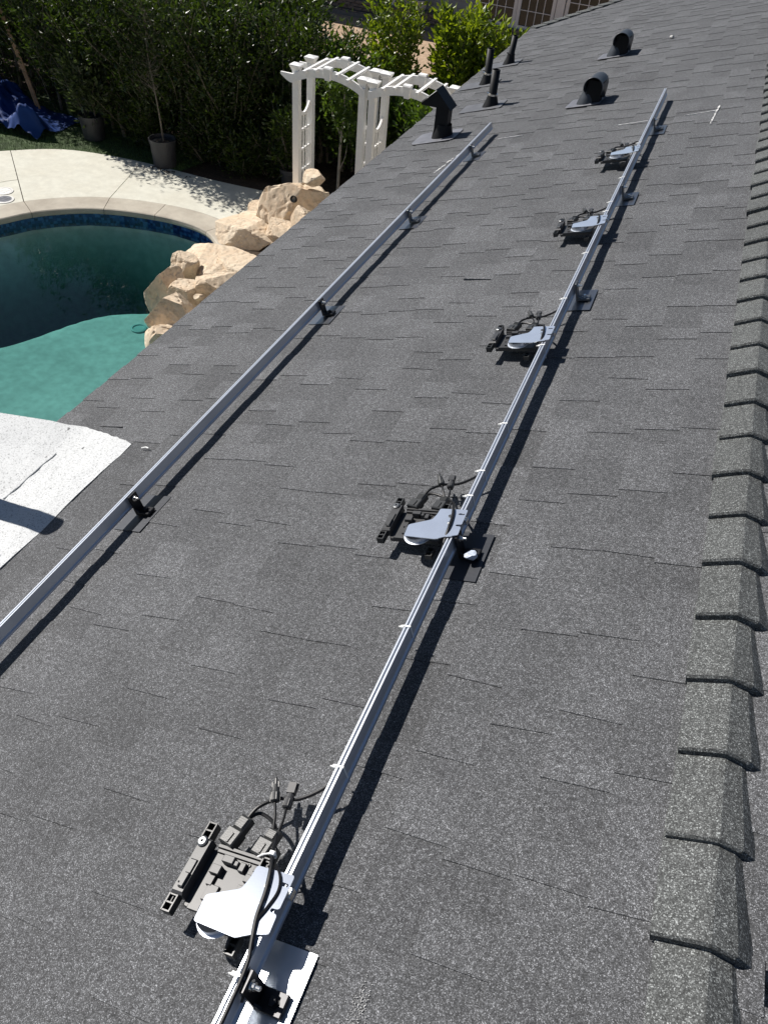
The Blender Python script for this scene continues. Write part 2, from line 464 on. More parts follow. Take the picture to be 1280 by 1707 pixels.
# ground: one wide sheet with the pool cut out of it
bm = bmesh.new()
outer = [bm.verts.new((x, y, -0.004)) for x, y in G0]
inner = [bm.verts.new((x, y, -0.004)) for x, y in POOL]
ed = [bm.edges.new((L[i], L[(i + 1) % len(L)])) for L in (outer, inner) for i in range(len(L))]
bmesh.ops.triangle_fill(bm, edges=ed, use_beauty=True)
for f in bm.faces:
    if f.normal.z < 0: f.normal_flip()
me = bpy.data.meshes.new("ground"); bm.to_mesh(me); bm.free(); me.materials.append(M['soil'])
go = bpy.data.objects.new("ground", me); COL.objects.link(go); tag(go, kind='structure')

sheet("dirt_yard", [(-40, 14.2), (20, 14.2), (20, 21.95), (-40, 21.95)], 0.004, M['dirt'])

GRASS_EDGE = [(-13.0, 7.2), (-10.9, 8.9), (-10.15, 9.65), (-9.66, 10.1), (-9.26, 10.32), (-8.7, 10.45), (-8.07, 10.52), (-7.37, 10.53), (-6.69, 10.53), (-5.79, 10.60), (-4.6, 10.75)]
turf_poly = GRASS_EDGE[:8] + [(-7.2, 11.35), (-9.0, 11.7), (-11.0, 12.2), (-15, 12.4), (-16, 8)]
sheet("lawn", turf_poly, 0.006, M['turf'])

def inside(p, poly):
    x, y = p; c = False; n = len(poly)
    for i in range(n):
        x1, y1 = poly[i]; x2, y2 = poly[i - 1]
        if (y1 > y) != (y2 > y) and x < (x2 - x1) * (y - y1) / (y2 - y1) + x1: c = not c
    return c

b = MB()
for _ in range(42000):
    x = rnd.uniform(-12.6, -7.2); y = rnd.uniform(8.8, 11.9)
    if not inside((x, y), turf_poly): continue
    a = rnd.uniform(0, 6.28); h = rnd.uniform(0.018, 0.04); w = 0.0035
    lx, ly = rnd.gauss(0, 0.012), rnd.gauss(0, 0.012)
    b.poly([(x - w * math.cos(a), y - w * math.sin(a), 0.005), (x + w * math.cos(a), y + w * math.sin(a), 0.005), (x + lx, y + ly, 0.006 + h)])
tag(b.build("grass", M['blade']), "short green grass strip between the pool deck and the hedge", "grass", kind='stuff')

# pool shell: wall, waterline mosaic, sloping floor
def offset_poly(P, d):
    out = []; n = len(P)
    for i in range(n):
        a = Vector(P[i - 1]); c = Vector(P[(i + 1) % n]); t = (c - a).normalized()
        out.append((P[i][0] + t.y * d, P[i][1] - t.x * d))
    return out
area = sum(POOL[i - 1][0] * POOL[i][1] - POOL[i][0] * POOL[i - 1][1] for i in range(len(POOL)))
SGN = -1 if area < 0 else 1          # + d moves outwards with this sign
pool = thing("swimming_pool", "curved swimming pool of clear turquoise water beside the pale deck", "pool")
def depth(x, y):
    k = max(0.0, min(1.0, (-.805 * x + .593 * y + .12 * math.sin(x * 3.1 + y) - 9.92) / 0.9)); k = k * k * (3 - 2 * k)
    return -1.0 - 0.62 * k
b = MB(); b.smooth = True
n = len(POOL); W1 = [(x, y, -0.26) for x, y in POOL]
rings = []
PF = [tuple(p)[:2] for p in catmull([Vector(p) for p in POOL + POOL[:1]], 4)[:-1]]; n = len(PF)
IN = [offset_poly(PF, -SGN * d) for d in (0.0, 0.05, 0.16, 0.32)]
for k, (P, dz) in enumerate(zip(IN, (None, 0.30, 0.08, 0.0))):
    rings.append([b.pt((x, y, -0.26 if dz is None else depth(x, y) + dz)) for x, y in P])
for k in range(3):
    for i in range(n):
        j = (i + 1) % n; b.face((rings[k][i], rings[k][j], rings[k + 1][j], rings[k + 1][i]))
cen = b.pt((-6.7, 5.6, depth(-6.7, 5.6)))
prev = rings[3]
for q in range(1, 22):
    s_ = 1 - q / 22
    cur = [b.pt((-6.7 + (x + 6.7) * s_, 5.6 + (y - 5.6) * s_, depth(-6.7 + (x + 6.7) * s_, 5.6 + (y - 5.6) * s_))) for x, y in IN[3]]
    for i in range(n):
        j = (i + 1) % n; b.face((prev[i], prev[j], cur[j], cur[i]))
    prev = cur
for i in range(n): b.face((prev[i], prev[(i + 1) % n], cen))
b.build("basin", M['concrete_pool'], pool)
b = MB(); n = len(POOL)
lo = [b.pt((x, y, -0.26)) for x, y in POOL]; hi = [b.pt((x, y, -0.045)) for x, y in POOL]
for i in range(n):
    j = (i + 1) % n; b.face((lo[i], lo[j], hi[j], hi[i]))
b.build("waterline_tile", M['tile'], pool)
b = MB()
b.box((-8.62, 7.42, -0.115), (0.05, 0.36, 0.13), Matrix.Rotation(math.radians(-30), 3, 'Z'))
b.build("skimmer_mouth", M['vent_in'], pool)
b = MB(); b.lathe([(0.11, 0.0), (0.11, 0.015), (0.085, 0.02), (0.08, 0.008), (0.0, 0.008)], 24, (-6.30, 7.62, depth(-6.3, 7.62) + 0.004))
b.build("floor_drain", M['ring'], pool)

# water surface
b = MB()
WP = offset_poly(POOL, SGN * 0.004)
WZ = -0.140
area_cw = sum(WP[i - 1][0] * WP[i][1] - WP[i][0] * WP[i - 1][1] for i in range(len(WP))) < 0
WP = WP[::-1] if area_cw else WP
b.hexa([(x, y, -2.6) for x, y in WP], [(x, y, WZ) for x, y in WP])
tag(b.build("pool_water", M['water']), kind='structure')

# coping stones and deck slabs, each its own piece with open joints
deck = thing("pool_deck", "pale concrete pool deck of jointed slabs with a rounded coping edge", "deck")
deck["kind"] = "structure"
def arc(P, closed=False):
    L = [0.0]
    for i in range(1, len(P)): L.append(L[-1] + (Vector(P[i]) - Vector(P[i - 1])).length)
    return L
def along(P, L, d):
    d = max(0, min(L[-1], d))
    for i in range(1, len(P)):
        if d <= L[i]:
            t = (d - L[i - 1]) / (L[i] - L[i - 1]); return Vector(P[i - 1]).lerp(Vector(P[i]), t)
    return Vector(P[-1])
def nearest_len(P, L, q):
    best = min((((along(P, L, L[-1] * i / 800) - Vector(q)).length, L[-1] * i / 800) for i in range(801)))
    return best[1]
EDGE = [Vector(p) for p in catmull([Vector(p) for p in [POOL[-4], POOL[-3], POOL[-2], POOL[-1]] + POOL[:12]], 6)]
EDGE = [(p.x, p.y) for p in EDGE]; EL = arc(EDGE)
joints = [(-8.95, 6.75), (-8.30, 8.16), (-7.53, 8.79), (-6.80, 9.01), (-5.9, 8.94)]
jl = [0.0] + sorted(nearest_len(EDGE, EL, q) for q in joints) + [EL[-1]]
CW = 0.36
def normal_out(d):
    a = along(EDGE, EL, d - 0.03); c = along(EDGE, EL, d + 0.03); t = (c - a).normalized()
    return Vector((-t.y, t.x))
def cop_pt(d, o): 
    p = along(EDGE, EL, d) + normal_out(d) * o; return p
test = cop_pt(jl[2], 0.3)
FL = -1 if inside((test.x, test.y), POOL) else 1
for k in range(len(jl) - 1):
    a, c = jl[k] + 0.004, jl[k + 1] - 0.004
    m_ = max(3, int((c - a) / 0.12))
    b = MB(); prof = [(-0.035, -0.065), (-0.045, -0.035), (-0.035, 0.004), (-0.02, 0.014), (CW, 0.014), (CW, -0.06)]
    rows = []
    for i in range(m_ + 1):
        d = a + (c - a) * i / m_
        rows.append([b.pt((*cop_pt(d, FL * o), z)) for o, z in prof])
    for i in range(m_):
        for q in range(len(prof)):
            r = (q + 1) % len(prof); b.face((rows[i][q], rows[i + 1][q], rows[i + 1][r], rows[i][r]))
    b.face(rows[0]); b.face(list(reversed(rows[-1])))
    b.build("coping_stone", M['coping'], deck)
# slabs: between the coping's outer arc and the grass edge
def slab(pts):
    b = MB(); P = [(p[0], p[1]) for p in pts]
    ar = sum(P[i - 1][0] * P[i][1] - P[i][0] * P[i - 1][1] for i in range(len(P)))
    if ar < 0: P = P[::-1]
    b.hexa([(x, y, -0.09) for x, y in P], [(x, y, 0.012) for x, y in P])
    b.build("deck_slab", M['concrete'], deck)
def outer_pts(d0, d1):
    k = max(2, int((d1 - d0) / 0.12)); return [cop_pt(d0 + (d1 - d0) * i / k, FL * (CW + 0.007)) for i in range(k + 1)]
GE = [Vector(p) for p in catmull([Vector(p) for p in GRASS_EDGE], 5)]; GL = arc([tuple(p) for p in GE]); GP = [tuple(p) for p in GE]
def edge_pts(d0, d1):
    k = max(2, int((d1 - d0) / 0.15)); return [along(GP, GL, d0 + (d1 - d0) * i / k) for i in range(k + 1)]
J = [((-10.03, 9.77), 0), ((-8.07, 10.52), 0), ((-5.9, 10.60), 0)]
g = [0.0] + [nearest_len(GP, GL, q[0]) for q in J] + [GL[-1]]
cj = [jl[0], jl[2], jl[3], jl[5] - 0.02, jl[6]]
for k in range(4):
    A = outer_pts(cj[k] + 0.005, cj[k + 1] - 0.005); B = edge_pts(g[k] + 0.005, g[k + 1] - 0.005)
    if k == 0:
        # a cross joint splits the leftmost slab
        q = 0.40
        mA = [A[i].lerp(B[min(len(B) - 1, round(i * (len(B) - 1) / (len(A) - 1)))], q - 0.004) for i in range(len(A))]
        mB = [A[i].lerp(B[min(len(B) - 1, round(i * (len(B) - 1) / (len(A) - 1)))], q + 0.004) for i in range(len(A))]
        slab(A + mA[::-1]); slab(mB + B[::-1])
    else:
        slab(A + B[::-1])
# rest of the deck, round the far and left sides of the pool, out of view
b = MB()
b.hexa([(-13, 0.2, -.09), (-9.75, 0.2, -.09), (-9.72, 5.9, -.09), (-13, 5.9, -.09)], [(-13, 0.2, .012), (-9.75, 0.2, .012), (-9.72, 5.9, .012), (-13, 5.9, .012)])
b.build("deck_slab", M['concrete'], deck)

def lid(x, y, lab):
    t = thing("skimmer_lid", lab, "skimmer lid", (x, y, 0.012), group="round lids set in the deck")
    b = MB(); b.lathe([(0.135, 0.0), (0.135, 0.008), (0.105, 0.012), (0.105, 0.006)], 28, caps=False); b.build("rim", M['lid'], t)
    b = MB(); b.lathe([(0.104, 0.001), (0.10, 0.009), (0.0, 0.010)], 28)
    for a in range(3): b.box((0, (a - 1) * 0.045, 0.0115), (0.12, 0.012, 0.003))
    b.build("cover", M['lid'] if lab.startswith("white") else M['lead'], t)
lid(-9.06, 8.50, "white round skimmer lid in the deck, the one farther from the water")
lid(-8.86, 8.28, "grey round skimmer lid with a pale rim, the one nearer the coping")

# ------------------------------------------------------------------ rocks
def convex_rock(name, label, c, size, seed, rotz=0.0, cuts=13, parent=None, flat=0.5, tilt=0.0, grp="sandstone boulders edging the pool", hole=False):
    r = random.Random(seed)
    bm = bmesh.new(); bmesh.ops.create_icosphere(bm, subdivisions=5, radius=1.0)
    planes = []
    for _ in range(cuts):
        d = Vector((r.gauss(0, 1), r.gauss(0, 1), r.gauss(0, 0.8))).normalized(); planes.append((d, r.uniform(0.56, 0.82)))
    planes.append((Vector((r.uniform(-.2, .2), r.uniform(-.2, .2), 1)).normalized(), flat))
    off = Vector((seed * 3.1, seed * 1.7, seed * .9))
    for v in bm.verts:
        p = v.co.copy()
        for d, k in planes:
            e = p.dot(d) - k
            if e > 0: p -= d * (e * 0.985)
        q = p * 1.7 + off
        p += p.normalized() * (0.015 * mnoise.fractal(q * 1.3, 0.8, 2.1, 4) + 0.004 * mnoise.fractal(q * 5.0, 0.7, 2.2, 3) - 0.022 * max(0, 1 - abs(mnoise.noise(q * 1.9 + Vector((3, 3, 3)))) * 14))
        # ledges / cracks
        s = mnoise.noise(q * 0.9 + Vector((9, 0, 0)))
        if abs(s) < 0.028: p *= 0.965
        v.co = Vector((p.x * size[0], p.y * size[1], p.z * size[2]))
    me = bpy.data.meshes.new(name); bm.to_mesh(me); bm.free(); me.materials.append(M['rock'])
    o = bpy.data.objects.new(name, me); COL.objects.link(o)
    o.location = c; o.rotation_euler = (tilt, 0, rotz)
    if parent is None: tag(o, label, "boulder", grp)
    else: o.parent = parent
    return o

ROCKS = [
 ("largest tan boulder with a round spout hole, at the foot of the white arbor", (-4.78, 9.62, 0.18), (0.62, 0.50, 0.66), 3, 0.5, .80),
 ("flat pale capstone on top of the largest boulder", (-4.53, 9.56, 0.86), (0.20, 0.17, 0.11), 5, 0.2, .6),
 ("sunlit tan boulder half hidden by the roof edge, right of the spout boulder", (-4.40, 9.12, 0.28), (0.26, 0.34, 0.42), 8, 0.6, .75),
 ("low pale ledge boulder on the deck just left of the spout boulder", (-5.34, 9.70, 0.08), (0.40, 0.30, 0.26), 12, 0.3, .5),
 ("broad terraced cream boulder over the end of the coping", (-5.36, 9.06, 0.04), (0.56, 0.50, 0.34), 14, -0.4, .55),
 ("grey cracked block between the terraced boulder and the roof edge", (-4.80, 9.12, 0.14), (0.28, 0.30, 0.30), 17, 0.9, .6),
 ("smooth low apron boulder sloping into the dark water", (-5.38, 8.36, -0.08), (0.64, 0.56, 0.27), 21, 0.3, .45),
 ("round tan boulder topping the point that juts into the pool", (-5.42, 7.60, 0.12), (0.24, 0.25, 0.27), 24, 0.2, .75),
 ("leftmost tall boulder, standing in the water below the round one", (-5.40, 7.22, -0.02), (0.31, 0.29, 0.42), 27, 0.8, .8),
 ("small flat orange slab behind the round boulder", (-5.10, 7.74, 0.12), (0.24, 0.20, 0.16), 30, 0.1, .55),
 ("mid sized tan boulder in the middle of the jutting point", (-5.08, 7.20, 0.08), (0.30, 0.28, 0.27), 33, 1.1, .7),
 ("wedge shaped tan boulder beside the roof edge with a deep shaded crack below", (-4.72, 7.38, 0.14), (0.42, 0.30, 0.30), 36, 0.5, .7),
 ("long orange tinted slab lying along the roof edge above the wedge boulder", (-4.80, 8.05, 0.12), (0.36, 0.44, 0.26), 39, -0.5, .5),
 ("big faceted grey tan boulder near the water, lowest but one", (-4.86, 6.52, 0.10), (0.40, 0.33, 0.42), 42, 0.4, .85),
 ("shaded tan boulder between the faceted boulder and the roof edge", (-4.50, 6.72, 0.08), (0.26, 0.26, 0.28), 45, 1.3, .7),
 ("lowest orange brown boulder at the waterline by the roof edge", (-4.76, 6.28, -0.02), (0.30, 0.30, 0.38), 48, 0.0, .8),
 ("small white stone wedged in the crack between the boulders", (-4.84, 7.04, 0.20), (0.07, 0.07, 0.05), 51, 0.0, .7),
]
for lab, c, sz, sd, rz, fl in ROCKS:
    o = convex_rock("boulder", lab, c, sz, sd, rz, flat=fl)
# the spout in the largest boulder
spout = MB(); spout.lathe([(0.045, 0.0), (0.045, 0.10), (0.032, 0.10), (0.032, 0.02), (0.0, 0.02)], 16)
big = [o for o in bpy.data.objects if o.name == "boulder"][0]
from mathutils.bvhtree import BVHTree
bpy.context.view_layer.update()
vs_ = [big.matrix_world @ v.co for v in big.data.vertices]
bvh = BVHTree.FromPolygons(vs_, [tuple(p.vertices) for p in big.data.polygons])
dr = (RM @ Vector(((490 - 640) / 1266, (853.5 - 332) / 1266, -1))).normalized()
hit, hn, _, _ = bvh.ray_cast(Vector((0, 0, EYE)), dr)
if hit is None: hit, hn = Vector((-4.9, 9.4, .6)), Vector((-.3, -.8, .4))
sp = spout.build("water_spout", M['vent_in'], big)
sp.matrix_world = Matrix.Translation(hit - hn * .07) @ hn.to_track_quat('Z', 'Y').to_matrix().to_4x4()
# ------------------------------------------------------------------ our house: walls, roof planes, shingles, ridge caps
house = thing("house", "grey shingled house roof filling the foreground, seen along its ridge", "house")
T_EAVE = 2.85; T_RIDGE = -0.010
def s_max(t): return 13.95 - 1.035 * (t + 0.03)
FA = math.radians(42.0) - TH
FDIR = Vector((math.cos(FA), 0, -math.sin(FA))); FNRM = Vector((math.sin(FA), 0, math.cos(FA)))
def MP(s, t, h=0.0):
    """mirror of RP in the vertical plane through the ridge: the far slope"""
    return RP(s, T_RIDGE, 0) + FDIR * (t - T_RIDGE) + FNRM * h

roof = MB()
roof.poly([RP(-7, T_EAVE, -.004), RP(-7, T_RIDGE, -.004), RP(s_max(T_RIDGE), T_RIDGE, -.004), RP(s_max(T_EAVE), T_EAVE, -.004)])
roof.poly([MP(-7, T_RIDGE, -.004), MP(-7, 6, -.004), MP(s_max(T_RIDGE) - 6.2, 6, -.004), MP(s_max(T_RIDGE), T_RIDGE, -.004)])
roof.poly([RP(s_max(T_RIDGE), T_RIDGE, -.004), MP(s_max(T_RIDGE), T_RIDGE, -.004), (5.6, 15.2, 2.3), RP(s_max(T_EAVE), T_EAVE, -.004) + Vector((0, 3.2, -1.0))])
roof_o = roof.build("roof", M['deck'], house)

b = MB()
for f, s1 in ((RP, s_max(T_EAVE)),):
    p = RP(0, T_EAVE, -.006); x, z = p.x, p.z
    b.hexa([(x - .012, 2.02, z - .17), (x + .012, 2.02, z - .17), (x + .012, s1, z - .17), (x - .012, s1, z - .17)],
           [(x - .012, 2.02, z), (x + .012, 2.02, z + .004), (x + .012, s1, z + .004), (x - .012, s1, z)])
b.build("fascia", M['fascia'], house)
b = MB()
z0 = RP(0, T_EAVE).z - 0.17
b.hexa([(-2.26, -7, z0), (-1.75, -7, z0), (-1.75, 10.6, z0), (-2.26, 10.6, z0)], [(-2.26, -7, z0 + .02), (-1.75, -7, z0 + .02), (-1.75, 10.6, z0 + .02), (-2.26, 10.6, z0 + .02)])
b.build("soffit", M['fascia'], house)
b = MB(); b.hexa([(-1.75, -7, 0), (3.0, -7, 0), (3.0, 10.4, 0), (-1.75, 10.4, 0)], [(-1.75, -7, z0), (3.0, -7, z0), (3.0, 10.4, z0), (-1.75, 10.4, z0)])
b.build("wall", M['stucco'], house)

EXPO = 0.1401; T0 = 0.1936 - 2 * EXPO
rs = random.Random(21)
def tile(mb, k, s0, s1, high, tone, f=RP, jit=True, lift=0.0, tlow=None, ext=True):
    tl = (T0 + EXPO * k) if tlow is None else tlow
    tu = tl - EXPO
    j = rs.uniform(-.002, .0025) if jit else 0
    if high:
        hl, hu = 0.0072 + lift, 0.0034 + lift * .3; tu -= 0.005; sl = rs.uniform(-.008, .008)
    else:
        hl, hu = 0.0046, 0.0010; tu -= 0.013; sl = 0
        if ext: s0 -= .012; s1 += .012
    mb.cur = tone
    lo = [f(s0, tl + j, -.003), f(s1, tl + j, -.003), f(s1 - sl * .5, tu, -.003), f(s0 + sl, tu, -.003)]
    hi = [f(s0, tl + j, hl), f(s1, tl + j, hl), f(s1 - sl * .5, tu, hu), f(s0 + sl, tu, hu)]
    if f is MP: lo, hi = lo[::-1], hi[::-1]
    mb.hexa(lo, hi)

tiles = []
for k in range(0, 22):
    tl = T0 + EXPO * k
    if tl < T_RIDGE + 0.03 or tl > T_EAVE + 0.02: continue
    s = -0.75 + rs.uniform(-.2, 0); high = rs.random() < .5; was = high
    lim = s_max(tl - EXPO * .5) - 0.02
    course = rs.uniform(.40, .60)
    while s < lim:
        w = rs.choice((0.08, 0.11, 0.14, 0.17, 0.21, 0.26)) * rs.uniform(.9, 1.1) if high else rs.choice((0.07, 0.10, 0.13, 0.17, 0.22)) * rs.uniform(.9, 1.1)
        e = min(s + w, lim)
        if tl > 2.2 and e < 2.05: high = False
        if not (tl > 2.45 and e < 1.9):
            tone = min(1, max(0, (0.57 if high else 0.41) + max(-.18, min(.2, rs.gauss(0, .13))) + (course - .5) * .3))
            tiles.append((k, s, e, high, tone))
        s += w; high = was = not was
tiles = [(k, s0, s1, hi_, tn, (0.007 if (abs(s0 - 3.46) < .12 and abs(T0 + EXPO * k - 1.32) < .08 and hi_) else 0), None, not (T0 + EXPO * k > 2.2 and s1 < 2.1)) for k, s0, s1, hi_, tn in tiles]
def tkey(q):
    p = RP((q[1] + q[2]) / 2, T0 + EXPO * q[0]) - Vector((0, 0, EYE))
    c = RM.transposed() @ p
    if c.z > -0.2: return 99
    u, v = 1266 * c.x / -c.z, 1266 * c.y / -c.z
    if abs(u) > 690 or abs(v) > 900: return 50 + p.length
    return p.length
tiles.sort(key=tkey)
for q in tiles[:285]:
    b = MB(); tile(b, *q[:5], lift=q[5], ext=q[7]); b.build("shingle", M['shingle'], roof_o, tone=True)
b = MB()
for q in tiles[285:]: tile(b, *q[:5], lift=q[5], ext=q[7])
tag(b.build("shingles", M['shingle'], roof_o, tone=True), kind='stuff')
b = MB()
for k in range(1, 8):
    s = -0.8; high = True; tl = T_RIDGE + EXPO * k
    while s < 14:
        w = rs.uniform(.1, .26); tile(b, 0, s, s + w, high, rs.uniform(.3, .7), MP, tlow=tl); s += w; high = not high
tag(b.build("far_slope_shingles", M['shingle'], roof_o, tone=True), kind='stuff')

# starter strip / drip edge along the eave
b = MB()
p0, p1 = 1.95, s_max(T_EAVE)
b.hexa([RP(p0, T_EAVE + .012, -.02), RP(p1, T_EAVE + .012, -.02), RP(p1, T_EAVE - .03, -.02), RP(p0, T_EAVE - .03, -.02)],
       [RP(p0, T_EAVE + .012, .0005), RP(p1, T_EAVE + .012, .0005), RP(p1, T_EAVE - .03, .0005), RP(p0, T_EAVE - .03, .0005)])
b.build("drip_edge", M['flash_dk'], house)

# ridge caps: thick folded pieces lapping towards the camera
def ridge_cap(mb, s0, L, w, tone, front=0.030, back=0.014, th=0.017, jit=0.0, P=RP, Q=MP):
    """bent slab: from w down our slope, over the crest, to w down the far slope"""
    mb.cur = tone
    def section(s, h, dj):
        up = []; dn = []
        prof = [(w, .018), (w * .62, .0105), (w * .26, .0035), (w * .10, .001)]
        for t, e in prof: up.append(P(s, T_RIDGE + t + dj, h - e)); dn.append(P(s, T_RIDGE + t + dj, h - e - th))
        crest = (P(s, T_RIDGE, h - .001)); crestd = P(s, T_RIDGE, h - .001 - th)
        up.append(crest); dn.append(crestd)
        for t, e in [(t_ * 1.22, e_) for t_, e_ in prof[::-1]]: up.append(Q(s, T_RIDGE + t - dj, h - e)); dn.append(Q(s, T_RIDGE + t - dj, h - e - th))
        return up, dn
    mb.smooth = False
    secs = []
    for s, h, tt in ((s0 - .004, front - .006, .6), (s0, front, 1.0), (s0 + .03, front - .001, 1.0), (s0 + L * .5, (front + back) / 2, 1), (s0 + L, back, 1)):
        u, d = section(s, h, jit); secs.append(([mb.pt(p) for p in u], [mb.pt(p) for p in d]))
    n = len(secs[0][0])
    for a in range(len(secs) - 1):
        for i in range(n - 1):
            mb.smooth = False
            mb.face((secs[a][0][i], secs[a + 1][0][i], secs[a + 1][0][i + 1], secs[a][0][i + 1]))
            mb.smooth = False
            mb.face((secs[a][1][i], secs[a][1][i + 1], secs[a + 1][1][i + 1], secs[a + 1][1][i]))
        for i in (0, n - 1):
            q = (secs[a][0][i], secs[a][1][i], secs[a + 1][1][i], secs[a + 1][0][i])
            mb.face(q if i == 0 else q[::-1])
    for q, rev in ((secs[0], False), (secs[-1], True)):
        for i in range(n - 1):
            fc = (q[0][i], q[0][i + 1], q[1][i + 1], q[1][i]); mb.face(fc if not rev else fc[::-1])
PITCH = 0.1865
k = -4
while 0.592 + PITCH * k < 13.6:
    s0 = 0.592 + PITCH * k
    b = MB(); ridge_cap(b, s0, PITCH + .06, 0.093, rs.uniform(.3, .7), front=0.050 + rs.uniform(-.003, .003), back=.025, th=.021, jit=rs.uniform(-.006, .006))
    b.build("ridge_cap", M['cap'], roof_o, tone=True); k += 1
# hip caps down the far end of the roof
hip0 = RP(s_max(T_RIDGE), T_RIDGE, 0); hip1 = RP(s_max(T_EAVE), T_EAVE, 0); HL = (hip1 - hip0).length; hd = (hip1 - hip0) / HL
side = NRM.cross(hd).normalized(); oth = Vector((-side.x, -side.y, side.z - .55)).normalized()
oth = Vector((0.75, 0.62, -0.22)).normalized()
nh = (NRM + Vector((0, ST, CT))).normalized()
k = 0
while k * .165 < HL - .1:
    a = hip0 + hd * (HL - k * .165); c = a - hd * .21
    inn = -1 if (RP(5, 1).y - a.y) * side.y < 0 else 1
    si = side * inn
    b = MB(); b.cur = rs.uniform(.3, .7)
    lo = [a + si * .12 + NRM * .004, a + nh * .008, a + oth * .12, c + oth * .12 - nh * .004, c, c + si * .12]
    hi = [a + si * .12 + NRM * .024, a + nh * .034, a + oth * .12 + nh * .022, c + oth * .12 + nh * .012, c + nh * .020, c + si * .12 + NRM * .010]
    L = [b.pt(p) for p in lo]; H = [b.pt(p) for p in hi]
    b.face((H[0], H[5], H[4], H[1])); b.face((H[1], H[4], H[3], H[2]))
    b.face((L[0], H[0], H[1], L[1])); b.face((L[1], H[1], H[2], L[2])); b.face((L[0], L[5], H[5], H[0])); b.face((L[2], H[2], H[3], L[3]))
    b.build("ridge_cap", M['cap'], roof_o, tone=True); k += 1

# ------------------------------------------------------------------ white flat patio roof lapping up onto our slope
patio = thing("patio_roof", "flat white mineral felt roof joining the shingles at lower left", "patio roof")
b = MB(); b.smooth = False
rp = random.Random(5)
TF = 2.62                                    # the fold between slope and flat roof
fold = RP(0, TF, .016)
SL = math.tan(math.radians(6.0))
def mem_pt(s, t):
    wob = .0025 * mnoise.noise(Vector((s * 7, t * 7, 1))) + .002 * mnoise.noise(Vector((s * 21, t * 21, 4)))
    if t <= TF: return RP(s, t, .0062 + min(.008, (t - 2.29) * .08) + wob + .006 * max(0, 1 - abs(t - TF) / .05) * (0.5 + mnoise.noise(Vector((s * 5, 0, 0)))))
    d = t - TF; p = RP(s, TF, .014 + wob)
    return Vector((p.x - d, s, p.z - d * SL + wob))
tcol = [2.30 + .02 * i for i in range(17)] + [2.66, 2.72, 2.8, 2.95, 3.2, 3.6, 4.2, 5.0]
srow = [-2.0 + .1 * i for i in range(34)] + [1.42 + .04 * i for i in range(15)]
srow = sorted(s for s in srow if s < 1.96) 
def far_edge(t):
    base = 1.925 + (t - 2.3) * .27 if t < 2.62 else 2.012 - (t - 2.62) * .10
    return base + .012 * mnoise.noise(Vector((t * 9, 2, 0))) + .006 * mnoise.noise(Vector((t * 31, 5, 0)))
grid = []
for s in srow + [9]:
    row = []
    for i, t in enumerate(tcol):
        fe = far_edge(t)
        ss = fe if s == 9 else -2 + (s + 2) / 3.96 * (fe - .02 + 2)
        tt = t
        if i == 0: tt = 2.30 + .010 * mnoise.noise(Vector((ss * 4, 7, 0))) + .004 * mnoise.noise(Vector((ss * 17, 3, 0)))
        row.append(b.pt(mem_pt(ss, tt)))
    grid.append(row)
for a in range(len(grid) - 1):
    for i in range(len(tcol) - 1):
        b.face((grid[a][i], grid[a][i + 1], grid[a + 1][i + 1], grid[a + 1][i]))
m = len(tcol)
# edges turn down
for L in ([r[0] for r in grid], grid[-1]):
    dn = [b.pt(Vector(b.v[i]) - Vector((0, 0, .02 if L is not grid[-1] else (.02)))) for i in L]
    for i in range(len(L) - 1): b.face((L[i], L[i + 1], dn[i + 1], dn[i]))
b.build("felt_sheet", M['membrane'], patio)
# wrinkle along the fold
b = MB(); pts = []
for i in range(12):
    s = 1.50 + .028 * i; p = mem_pt(s, TF + .004 * math.sin(i * 1.7)); pts.append(p + NRM * .0035)
b.tube(pts, [0.0015, 0.0055, 0.005, 0.003, 0.001][0:2] if False else 0.003, 6)
b.build("crease", M['membrane'], patio)
zp = fold.z
b = MB()
zl = zp - 3.0 * SL
b.hexa([(-5.0, -2.0, zl - .24), (-2.06, -2.0, zp - .24), (-2.06, 1.985, zp - .24), (-5.0, 1.93, zl - .24)],
       [(-5.0, -2.0, zl - .06), (-2.06, -2.0, zp - .06), (-2.06, 1.985, zp - .06), (-5.0, 1.93, zl - .06)])
b.build("beam_deck", M['fascia'], patio)
for y in (-1.7, 1.6):
    b = MB(); b.box((-4.8, y, (zl - .22) / 2), (.12, .12, zl - .22)); b.build("post", M['fascia'], patio)

# pipe standing on the patio roof just outside the frame: its shadow falls across the felt
PT = RP(1.396, 2.262); PIPE = PT + TOSUN * .80
vp = thing("vent_pipe", "black vent pipe standing on the white flat roof", "vent pipe", (PIPE.x, PIPE.y, zp - .03), group="round black vent pipes")
b = MB(); PH = PIPE.z - zp + .03
b.lathe([(.046, 0), (.046, PH), (.040, PH), (.040, PH - .08), (0, PH - .08)], 18); b.build("pipe", M['vent_bk'], vp)
b = MB(); b.lathe([(.14, 0.008), (.13, .016), (.06, .05), (.046, .12)], 18, caps=False); b.build("flashing_cone", M['lead'], vp)
